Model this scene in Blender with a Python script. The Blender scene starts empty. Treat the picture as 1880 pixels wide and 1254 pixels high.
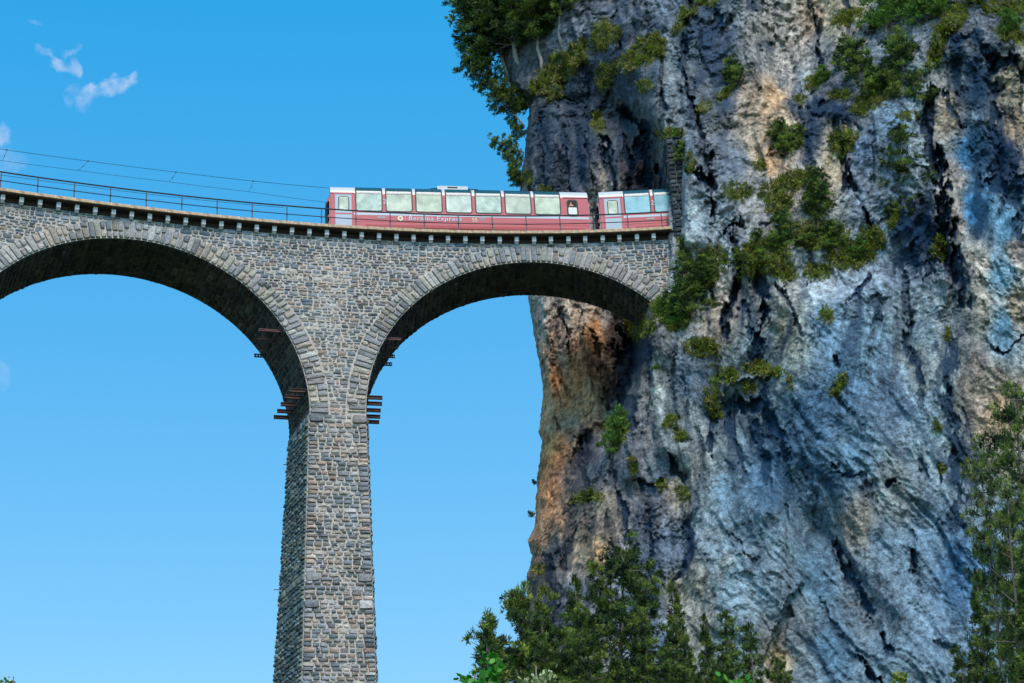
import bpy, math, random
import numpy as np
from mathutils import Matrix, Vector, Quaternion

random.seed(7)
rng = np.random.default_rng(7)
S = bpy.context.scene
COL = S.collection

# ------------------------------------------------------------------ camera
PW, PH = 1880, 1254                      # units in which the site was surveyed
FPX = PW * 70 / 36
CX, CY = 940.0, 627.0
zen = np.array([505 - CX, -7500.0, FPX]); zen /= np.linalg.norm(zen)
fwd = np.array([0, 0, 1.0])
yv = fwd - zen * fwd.dot(zen); yv /= np.linalg.norm(yv)
xv = np.cross(yv, zen)
RW = np.array([xv, yv, zen])             # world = RW @ cam
cam_d = bpy.data.cameras.new('camera'); cam = bpy.data.objects.new('camera', cam_d); COL.objects.link(cam)
cam_d.lens = 70; cam_d.sensor_width = 36; cam_d.clip_start = 0.5; cam_d.clip_end = 6000
r_, d_, f_ = RW[:, 0], RW[:, 1], RW[:, 2]
cam.matrix_world = Matrix(((r_[0], -d_[0], -f_[0], 0), (r_[1], -d_[1], -f_[1], 0), (r_[2], -d_[2], -f_[2], 0), (0, 0, 0, 1)))
S.camera = cam

def ray(px, py):
    px = np.asarray(px, float); py = np.asarray(py, float)
    d = np.stack([px - CX, py - CY, np.full(px.shape, FPX)], -1)
    return d @ RW.T
def at(px, py, Y):                       # the point at distance Y seen in that direction
    d = ray(px, py); return d * (np.asarray(Y, float) / d[..., 1])[..., None]
def toward(P):
    c = np.asarray(P, float) @ RW
    return CX + FPX * c[..., 0] / c[..., 2], CY + FPX * c[..., 1] / c[..., 2]

# ------------------------------------------------------------------ light
SUN_EL, SUN_AZ = math.radians(50), math.radians(166)   # azimuth clockwise from +Y
W = bpy.data.worlds.new('World'); S.world = W; W.use_nodes = True
nt = W.node_tree; nt.nodes.clear()
def N(nt, t, **k):
    n = nt.nodes.new(t)
    for a, b in k.items(): setattr(n, a, b)
    return n
sky = N(nt, 'ShaderNodeTexSky', sky_type='NISHITA'); sky.sun_disc = False
sky.sun_elevation = SUN_EL; sky.sun_rotation = SUN_AZ
sky.air_density = 1.0; sky.dust_density = 0.4; sky.ozone_density = 1.5
tint = N(nt, 'ShaderNodeMix', data_type='RGBA', blend_type='MULTIPLY'); tint.inputs[0].default_value = 1
nt.links.new(sky.outputs[0], tint.inputs[6]); tc = N(nt, 'ShaderNodeTexCoord')
sxyz = N(nt, 'ShaderNodeSeparateXYZ'); nt.links.new(tc.outputs['Generated'], sxyz.inputs[0])
elr = N(nt, 'ShaderNodeMapRange'); nt.links.new(sxyz.outputs[2], elr.inputs[0]); elr.inputs[1].default_value = .26; elr.inputs[2].default_value = .60
etint = N(nt, 'ShaderNodeMix', data_type='RGBA'); nt.links.new(elr.outputs[0], etint.inputs[0]); etint.inputs[6].default_value = (1.0, 1.42, 1.38, 1); etint.inputs[7].default_value = (.20, 1.80, 2.15, 1)
nt.links.new(etint.outputs[2], tint.inputs[7])
nz = N(nt, 'ShaderNodeTexNoise'); nz.inputs['Scale'].default_value = 55; nz.inputs['Detail'].default_value = 7; nz.inputs['Roughness'].default_value = .62
nt.links.new(tc.outputs['Generated'], nz.inputs['Vector'])
nz2 = N(nt, 'ShaderNodeTexNoise'); nz2.inputs['Scale'].default_value = 120; nz2.inputs['Detail'].default_value = 5
nt.links.new(tc.outputs['Generated'], nz2.inputs['Vector'])
wv = N(nt, 'ShaderNodeVectorMath', operation='MULTIPLY_ADD')
nt.links.new(nz2.outputs['Color'], wv.inputs[0]); wv.inputs[1].default_value = (.012,) * 3; wv.inputs[2].default_value = (-.006,) * 3
wd = N(nt, 'ShaderNodeVectorMath', operation='ADD'); nt.links.new(tc.outputs['Generated'], wd.inputs[0]); nt.links.new(wv.outputs[0], wd.inputs[1])
def cloud_blob(px, py, ra, rb, ang, amp):
    c = ray(px, py); c = c / np.linalg.norm(c)
    a = math.radians(ang)
    u = RW[:, 0] * math.cos(a) - RW[:, 1] * math.sin(a); v = RW[:, 0] * math.sin(a) + RW[:, 1] * math.cos(a)
    u = u - c * u.dot(c); v = v - c * v.dot(c)
    sub = N(nt, 'ShaderNodeVectorMath', operation='SUBTRACT'); nt.links.new(wd.outputs[0], sub.inputs[0]); sub.inputs[1].default_value = tuple(c)
    sq = []
    for ax, r in ((u, ra), (v, rb)):
        dn = N(nt, 'ShaderNodeVectorMath', operation='DOT_PRODUCT'); nt.links.new(sub.outputs[0], dn.inputs[0]); dn.inputs[1].default_value = tuple(ax * FPX / r)
        m = N(nt, 'ShaderNodeMath', operation='MULTIPLY'); nt.links.new(dn.outputs['Value'], m.inputs[0]); nt.links.new(dn.outputs['Value'], m.inputs[1]); sq.append(m)
    ad = N(nt, 'ShaderNodeMath', operation='ADD'); nt.links.new(sq[0].outputs[0], ad.inputs[0]); nt.links.new(sq[1].outputs[0], ad.inputs[1])
    mr = N(nt, 'ShaderNodeMapRange', interpolation_type='SMOOTHSTEP'); nt.links.new(ad.outputs[0], mr.inputs[0])
    mr.inputs[1].default_value = 0; mr.inputs[2].default_value = 1.6; mr.inputs[3].default_value = amp; mr.inputs[4].default_value = 0
    return mr
acc = None
for b in [(84, 98, 15, 9, -50, .55), (113, 118, 22, 10, -10, 1.0), (133, 96, 18, 7, 20, .75), (142, 124, 9, 16, 8, .7),
          (196, 162, 46, 15, 14, 1.25), (225, 150, 22, 8, 25, .8), (158, 185, 14, 22, -25, .75), (132, 172, 14, 18, -25, .5),
          (2, 252, 14, 24, 0, 1.1), (10, 296, 40, 20, 0, .4), (2, 690, 12, 26, 0, .3), (68, 40, 10, 5, 0, .35), (-60, 330, 60, 90, 0, .7)]:
    m = cloud_blob(*b)
    if acc is None: acc = m
    else:
        mx = N(nt, 'ShaderNodeMath', operation='MAXIMUM'); nt.links.new(acc.outputs[0], mx.inputs[0]); nt.links.new(m.outputs[0], mx.inputs[1]); acc = mx
nr = N(nt, 'ShaderNodeMapRange'); nt.links.new(nz.outputs[0], nr.inputs[0]); nr.inputs[1].default_value = .38; nr.inputs[2].default_value = .78
cm = N(nt, 'ShaderNodeMath', operation='MULTIPLY'); nt.links.new(acc.outputs[0], cm.inputs[0]); nt.links.new(nr.outputs[0], cm.inputs[1])
cmix = N(nt, 'ShaderNodeMix', data_type='RGBA'); nt.links.new(cm.outputs[0], cmix.inputs[0]); nt.links.new(tint.outputs[2], cmix.inputs[6]); cmix.inputs[7].default_value = (5.2, 5.6, 6.9, 1)
bg = N(nt, 'ShaderNodeBackground'); bg.inputs[1].default_value = 0.14
wo = N(nt, 'ShaderNodeOutputWorld'); nt.links.new(cmix.outputs[2], bg.inputs[0]); nt.links.new(bg.outputs[0], wo.inputs[0])
sd = bpy.data.lights.new('sun', 'SUN'); sun = bpy.data.objects.new('sun', sd); COL.objects.link(sun)
sd.energy = 3.6; sd.angle = math.radians(22); sd.color = (1, .85, .74)
sv = Vector((math.sin(SUN_AZ) * math.cos(SUN_EL), math.cos(SUN_AZ) * math.cos(SUN_EL), math.sin(SUN_EL)))
sun.rotation_euler = sv.to_track_quat('Z', 'Y').to_euler()
S.view_settings.view_transform = 'Standard'; S.view_settings.look = 'None'; S.view_settings.gamma = 1
S.view_settings.use_curve_mapping = False; S.view_settings.exposure = 0.0

# ------------------------------------------------------------------ helpers
def mat(name, col=(.5, .5, .5), rough=.8, metal=0, attr=None, noise=None, bump=None, spec=None):
    """noise=(scale, low, high): brightness variation; bump=(scale, strength, distance)"""
    m = bpy.data.materials.new(name); m.use_nodes = True; t = m.node_tree
    b = t.nodes['Principled BSDF']; b.inputs['Roughness'].default_value = rough; b.inputs['Metallic'].default_value = metal
    if spec is not None: b.inputs['Specular IOR Level'].default_value = spec
    src = None
    if attr:
        a = N(t, 'ShaderNodeAttribute', attribute_name=attr); src = a.outputs['Color']
    gc = N(t, 'ShaderNodeTexCoord')
    if noise:
        n = N(t, 'ShaderNodeTexNoise'); n.inputs['Scale'].default_value = noise[0]; n.inputs['Detail'].default_value = 6; n.inputs['Roughness'].default_value = .6
        t.links.new(gc.outputs['Object'], n.inputs['Vector'])
        r = N(t, 'ShaderNodeMapRange'); r.inputs[1].default_value = .3; r.inputs[2].default_value = .7; r.inputs[3].default_value = noise[1]; r.inputs[4].default_value = noise[2]
        t.links.new(n.outputs[0], r.inputs[0])
        x = N(t, 'ShaderNodeMix', data_type='RGBA', blend_type='MULTIPLY'); x.inputs[0].default_value = 1
        if src: t.links.new(src, x.inputs[6])
        else: x.inputs[6].default_value = (*col, 1)
        t.links.new(r.outputs[0], x.inputs[7]); src = x.outputs[2]
    if src: t.links.new(src, b.inputs['Base Color'])
    else: b.inputs['Base Color'].default_value = (*col, 1)
    if bump:
        n = N(t, 'ShaderNodeTexNoise'); n.inputs['Scale'].default_value = bump[0]; n.inputs['Detail'].default_value = 8; n.inputs['Roughness'].default_value = .65
        t.links.new(gc.outputs['Object'], n.inputs['Vector'])
        p = N(t, 'ShaderNodeBump'); p.inputs['Strength'].default_value = bump[1]; p.inputs['Distance'].default_value = bump[2]
        t.links.new(n.outputs[0], p.inputs['Height']); t.links.new(p.outputs[0], b.inputs['Normal'])
    return m

def mesh_np(name, V, faces, material=None, col=None, smooth=False):
    """V (n,3); faces: list of (m,k) int arrays; col: per-vertex (n,3)"""
    me = bpy.data.meshes.new(name)
    V = np.asarray(V, np.float32); me.vertices.add(len(V)); me.vertices.foreach_set('co', V.ravel())
    faces = [np.asarray(f, np.int32) for f in faces if len(f)]
    nl = sum(f.size for f in faces); nf = sum(len(f) for f in faces)
    me.loops.add(nl); me.polygons.add(nf)
    me.loops.foreach_set('vertex_index', np.concatenate([f.ravel() for f in faces]))
    tot = np.concatenate([np.full(len(f), f.shape[1], np.int32) for f in faces])
    st = np.r_[0, np.cumsum(tot)[:-1]].astype(np.int32)
    me.polygons.foreach_set('loop_start', st)
    me.polygons.foreach_set('use_smooth', np.full(nf, bool(smooth)))
    me.update(calc_edges=True)
    if col is not None:
        a = me.color_attributes.new('Col', 'FLOAT_COLOR', 'POINT')
        a.data.foreach_set('color', np.c_[np.asarray(col, np.float32), np.ones(len(V), np.float32)].astype(np.float32).ravel())
    if material: me.materials.append(material)
    return me
def link(name, me, parent=None, label=None, cat=None, group=None, kind=None, loc=None):
    o = bpy.data.objects.new(name, me); COL.objects.link(o)
    if parent is not None: o.parent = parent
    if loc is not None: o.location = loc
    if label: o['label'] = label
    if cat: o['category'] = cat
    if group: o['group'] = group
    if kind: o['kind'] = kind
    return o
def empty(name, loc, label, cat, group=None):
    return link(name, None, None, label, cat, group, None, loc)
class MB:
    """collects quads/tris for ONE mesh"""
    def __init__(s): s.v = []; s.f3 = []; s.f4 = []; s.n = 0
    def add(s, V, f4=(), f3=()):
        V = np.asarray(V, float).reshape(-1, 3); s.v.append(V)
        if len(f4): s.f4.append(np.asarray(f4, int).reshape(-1, 4) + s.n)
        if len(f3): s.f3.append(np.asarray(f3, int).reshape(-1, 3) + s.n)
        s.n += len(V); return s
    def hexa(s, P):   # 8 pts: bottom 4 ccw, top 4
        return s.add(P, [[0, 3, 2, 1], [4, 5, 6, 7], [0, 1, 5, 4], [1, 2, 6, 5], [2, 3, 7, 6], [3, 0, 4, 7]])
    def box(s, x0, x1, y0, y1, z0, z1):
        return s.hexa([(x0, y0, z0), (x1, y0, z0), (x1, y1, z0), (x0, y1, z0), (x0, y0, z1), (x1, y0, z1), (x1, y1, z1), (x0, y1, z1)])
    def tube(s, pts, rad, k=6):
        pts = np.asarray(pts, float); n = len(pts); rad = np.broadcast_to(rad, (n,))
        T = np.gradient(pts, axis=0); T /= np.linalg.norm(T, axis=1)[:, None] + 1e-9
        up = np.where(np.abs(T[:, 2:3]) > .9, [[1., 0, 0]], [[0, 0, 1.]])
        A = np.cross(T, up); A /= np.linalg.norm(A, axis=1)[:, None]; B = np.cross(T, A)
        a = np.arange(k) / k * 2 * math.pi
        V = pts[:, None] + rad[:, None, None] * (A[:, None] * np.cos(a)[None, :, None] + B[:, None] * np.sin(a)[None, :, None])
        i = np.arange(n - 1)[:, None] * k; j = np.arange(k)[None]; j2 = (j + 1) % k
        F = np.stack([i + j, i + j2, i + k + j2, i + k + j], -1).reshape(-1, 4)
        base = s.n; s.add(V.reshape(-1, 3), F)
        if n > 1:
            c = [(0, q, q + 1) for q in range(1, k - 1)]
            s.f3.append(np.array([(x[0], x[2], x[1]) for x in c]) + base); s.f3.append(np.array(c) + base + (n - 1) * k)
        return s
    def build(s, name, m, col=None, smooth=False):
        V = np.concatenate(s.v); F = []
        if s.f4: F.append(np.concatenate(s.f4))
        if s.f3: F.append(np.concatenate(s.f3))
        c = None if col is None else np.broadcast_to(col, (len(V), 3))
        return mesh_np(name, V, F, m, c, smooth)

_p = np.random.default_rng(3).permutation(256).astype(np.int32); _p = np.r_[_p, _p, _p]
_g = np.random.default_rng(4).normal(size=(256, 3)).astype(np.float32); _g /= np.linalg.norm(_g, axis=1)[:, None]
def perlin(x, y, z):
    xi = np.floor(x); yi = np.floor(y); zi = np.floor(z)
    xf = (x - xi).astype(np.float32); yf = (y - yi).astype(np.float32); zf = (z - zi).astype(np.float32)
    xi = xi.astype(np.int32) & 255; yi = yi.astype(np.int32) & 255; zi = zi.astype(np.int32) & 255
    u = xf ** 3 * (xf * (xf * 6 - 15) + 10); v = yf ** 3 * (yf * (yf * 6 - 15) + 10); w = zf ** 3 * (zf * (zf * 6 - 15) + 10)
    out = 0
    for a in (0, 1):
        pa = _p[xi + a]
        for b in (0, 1):
            pb = _p[pa + yi + b]
            for c in (0, 1):
                g = _g[_p[pb + zi + c] & 255]
                d = g[..., 0] * (xf - a) + g[..., 1] * (yf - b) + g[..., 2] * (zf - c)
                out = out + d * (u if a else 1 - u) * (v if b else 1 - v) * (w if c else 1 - w)
    return out * 1.6
def fbm(x, y, z, o=4, gain=.5, off=0.):
    s = 0; a = 1; f = 1
    for i in range(o):
        s = s + a * perlin(x * f + off + i * 17.3, y * f + off * 1.7 + i * 5.1, z * f - off + i * 9.7); a *= gain; f *= 2.03
    return s
def ridged(x, y, z, o=4, gain=.5, off=0.):
    s = 0; a = 1; f = 1
    for i in range(o):
        s = s + a * (1 - 2 * np.abs(perlin(x * f + off + i * 17.3, y * f + off * 1.7 + i * 5.1, z * f - off + i * 9.7))); a *= gain; f *= 2.07
    return s
def lin(c):
    c = np.asarray(c, float) / 255; return np.where(c <= .04045, c / 12.92, ((c + .055) / 1.055) ** 2.4)
def sstep(a, b, x):
    t = np.clip((x - a) / (b - a), 0, 1); return t * t * (3 - 2 * t)

# ------------------------------------------------------------------ plan of the viaduct (a curve of ~95 m radius)
CO = [-3.00467299e-05, -6.84181445e-03, 1.32103130e-01, 1.00453931e+02]
_xs = np.linspace(-36, 30, 6601); _ys = np.polyval(CO, np.clip(_xs, -36, 10)); _sl = np.polyval(np.polyder(CO), 10.)
_ys = np.where(_xs > 10, np.polyval(CO, 10.) + _sl * (_xs - 10) - .0052 * (_xs - 10) ** 2, _ys)
_dy = np.gradient(_ys, _xs); _n = np.c_[-_dy, np.ones_like(_dy)] / np.hypot(_dy, 1)[:, None]
_F = np.c_[_xs, _ys] + _n * .57
_s = np.r_[0, np.cumsum(np.hypot(*np.diff(_F, axis=0).T))]; _s -= np.interp(-8, _F[:, 0], _s)
def XY(s, off=0.):
    s = np.asarray(s, float)
    nx = np.interp(s, _s, _n[:, 0]); ny = np.interp(s, _s, _n[:, 1])
    return np.interp(s, _s, _F[:, 0]) + nx * off, np.interp(s, _s, _F[:, 1]) + ny * off
def W3(s, off, z):
    s, off, z = np.broadcast_arrays(np.asarray(s, float), np.asarray(off, float), np.asarray(z, float))
    x, y = XY(s, off); return np.stack([x, y, z], -1)

exec_parts = None
# ------------------------------------------------------------------ CLIFF
KX = np.array
def tab(T, x):
    T = np.asarray(T, float); return np.interp(x, T[:, 0], T[:, 1])
SIL = [(-600, 960), (-90, 930), (0, 926), (60, 920), (110, 924), (148, 932), (164, 946), (178, 978), (192, 972), (240, 967), (290, 963), (330, 957), (350, 955), (420, 960), (480, 965),
       (540, 969), (580, 975), (635, 984), (716, 998), (745, 995), (793, 989), (808, 995), (856, 989), (907, 984), (960, 983), (980, 976), (993, 968), (1005, 972), (1020, 977),
       (1040, 973), (1059, 965), (1072, 970), (1115, 967), (1145, 957), (1180, 954), (1254, 950), (1700, 930)]
XB = [(-600, 1215), (200, 1222), (250, 1228), (440, 1229), (455, 1234), (500, 1234), (535, 1227), (556, 1204), (600, 1193), (650, 1187), (700, 1181), (760, 1168), (850, 1150), (1700, 1150)]
XW = [(-600, 260), (60, 200), (190, 110), (250, 26), (440, 25), (555, 34), (620, 40), (700, 26), (790, 60), (900, 160), (1300, 300), (1700, 300)]
BACK = [(960, -600, 128), (960, -90, 114), (1050, -90, 112), (1200, -90, 110), (960, 80, 112.5), (1100, 100, 109.8), (1200, 100, 108), (970, 250, 112), (1040, 250, 110), (1120, 270, 109.2), (1200, 260, 108.8),
        (1100, 350, 108.6), (1200, 350, 109), (970, 480, 111.5), (1100, 480, 110), (1200, 480, 109.5), (975, 570, 111.5), (1050, 600, 110.2), (1120, 640, 111), (1160, 660, 112), (1005, 750, 110.5),
        (1090, 760, 108), (1150, 770, 109), (1000, 900, 109.5), (1060, 900, 108), (1120, 900, 106), (1170, 900, 104), (980, 1050, 107), (1100, 1050, 104.5), (1200, 1050, 101.5), (965, 1254, 106), (1200, 1254, 99), (960, 1700, 103), (1200, 1700, 94)]
FRONT = [(1230, -600, 124), (1600, -600, 120), (1900, -600, 118), (1230, -90, 108.5), (1400, -90, 106.5), (1600, -90, 105), (1880, -90, 101), (1240, 60, 106), (1240, 180, 103.5), (1240, 300, 101.5), (1240, 380, 101.6), (1240, 440, 101.6), (1272, 380, 100.9), (1300, 250, 100.6), (1310, 400, 99.6),
         (1250, 520, 100.6), (1215, 600, 100.6), (1200, 700, 101), (1200, 800, 101), (1200, 900, 101.5), (1300, 600, 99.2), (1400, 90, 104.4), (1430, 230, 102.0), (1500, 230, 99.4), (1500, 90, 103.5), (1540, 60, 101.5), (1620, 60, 101.5), (1640, 250, 98.6),
         (1690, 200, 99.4), (1730, 60, 98.0), (1800, 80, 97), (1880, 100, 96.5), (1780, 250, 96.6), (1730, 300, 98.3), (1880, 400, 95.8), (1450, 380, 99.6), (1440, 500, 98.0), (1560, 480, 97.4), (1700, 460, 98.6), (1800, 500, 96.2), (1370, 560, 99.6),
         (1400, 700, 97.2), (1370, 800, 98.0), (1550, 680, 97.2), (1700, 700, 96.6), (1850, 700, 95.2), (1280, 780, 98.8), (1280, 1000, 97.8), (1400, 1000, 96.2), (1600, 900, 95.8), (1600, 1050, 95.6), (1750, 950, 95.4), (1880, 1000, 93.5),
         (1300, 1254, 95.5), (1450, 1254, 94.2), (1650, 1254, 93), (1880, 1254, 91.5), (1300, 1700, 91), (1880, 1700, 87), (2700, -90, 100), (2700, 600, 92), (2700, 1254, 86)]
def rbf(ctrl, smooth=.8):
    C = np.asarray(ctrl, float); P = C[:, :2] / 100; v = C[:, 2:]
    def ker(r): return r
    A = ker(np.linalg.norm(P[:, None] - P[None], axis=2)); A -= np.eye(len(P)) * smooth
    Q = np.c_[np.ones(len(P)), P]; M = np.block([[A, Q], [Q.T, np.zeros((3, 3))]])
    w = np.linalg.solve(M, np.r_[v, np.zeros((3, v.shape[1]))])
    def f(x, y):
        x = np.asarray(x) / 100; y = np.asarray(y) / 100; o = w[-3] + x[..., None] * w[-2] + y[..., None] * w[-1]
        for i in range(len(P)):
            o = o + w[i] * ker(np.sqrt((x - P[i, 0]) ** 2 + (y - P[i, 1]) ** 2 + .02))[..., None]
        return o
    return f
fB, fF = rbf(BACK), rbf(FRONT)
# grid
STEP = 1.58
rows = np.r_[np.arange(-600, -60, 18), np.arange(-60, 1290, STEP * 1.1), np.arange(1290, 1700, 18)]
nu = int(1000 / STEP); uu = np.r_[np.linspace(0, 1, nu), 1 + np.arange(1, 90) * .0036, 1.32 + np.array([.01, .03, .06, .1, .2, .3, .45])]
PY = np.repeat(rows[:, None], len(uu), 1)
xl0 = tab(SIL, rows)
jit = 2.0 * fbm(rows / 13., rows * 0, rows * 0 + 3.3, 4, .6)
xl0 = xl0 + jit
PX = xl0[:, None] + (1965 - xl0)[:, None] * uu[None]
xb = tab(XB, PY); xw = tab(XW, PY)
wob = 5 * fbm(PX * 0 + 1.7, PY / 40, PX * 0, 3)
kf = sstep(-1, 0, (PX - xb - wob * sstep(560, 640, PY)) / xw)
def coarse(f):    # evaluate the smooth field on a thinned grid, then interpolate
    ri = np.unique(np.r_[np.arange(0, len(rows), 6), len(rows) - 1]); ci = np.unique(np.r_[np.arange(0, len(uu), 6), len(uu) - 1])
    g = f(PX[np.ix_(ri, ci)], PY[np.ix_(ri, ci)])
    out = np.empty(PX.shape + (g.shape[-1],))
    for k in range(g.shape[-1]):
        t = np.stack([np.interp(np.arange(len(uu)), ci, g[i, :, k]) for i in range(len(ri))])
        out[..., k] = np.stack([np.interp(np.arange(len(rows)), ri, t[:, j]) for j in range(len(uu))], 1)
    return out
D = coarse(fB)[..., 0] * (1 - kf) + coarse(fF)[..., 0] * kf
D = D - 1.1 * sstep(1249, 1260, PX) * sstep(235, 262, PY) * (1 - sstep(440, 470, PY)) * (1 - sstep(1262, 1330, PX))
edge = PX - (xl0 - jit)[:, None]; edge = np.maximum(edge, 0)
D = D + 1.5 * np.exp(-edge / 7.) + .9 * np.exp(-edge / 50.)
# strokes: (points, width px, depth m [+ = hollow], darkness: stains, plus shade painted into hollows)
wx = 7 * fbm(PX / 34, PY / 55, PX * 0 + .5, 5, .68, 11.); wy = 10 * fbm(PX / 34, PY / 60, PX * 0 + 7.5, 5, .66, 23.)
wmod = .62 + .75 * fbm(PX / 16, PY / 30, PX * 0 + 2.5, 3, .6, 37.)
QX = PX + wx; QY = PY + wy
SX = PX + 12 * fbm(PX / 90, PY / 120, PX * 0 + 4.5, 2, .5, 17.); SY = PY + 14 * fbm(PX / 90, PY / 120, PX * 0 + 8.5, 2, .5, 27.)
def seg_field(pts, w, broad_=False):
    pts = np.asarray(pts, float); pad = w * 1.3 + 22
    r0, r1 = np.searchsorted(rows, [pts[:, 1].min() - pad, pts[:, 1].max() + pad])
    cx0 = (pts[:, 0].min() - pad - 990) / (1965 - 940); cx1 = (pts[:, 0].max() + pad - 925) / (1965 - 930)
    c0, c1 = np.searchsorted(uu, [cx0, cx1]); sl = (slice(r0, r1), slice(c0, c1))
    X, Y = (SX[sl], SY[sl]) if broad_ else (QX[sl], QY[sl]); best = np.full(X.shape, 1e9)
    for a, b in zip(pts[:-1], pts[1:]):
        d = b - a; L = d.dot(d) + 1e-9; t = np.clip(((X - a[0]) * d[0] + (Y - a[1]) * d[1]) / L, 0, 1)
        best = np.minimum(best, np.hypot(X - a[0] - t * d[0], (Y - a[1] - t * d[1]) * .8))
    q = best / (w * .5 * (1.3 if broad_ else np.clip(wmod[sl], .15, 1.7)))
    if broad_: return sl, 1 - sstep(0, 1.5, q), None
    return sl, 1 - sstep(.2, 1.6, q), 1 - sstep(.4, 2.3, q)
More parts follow.
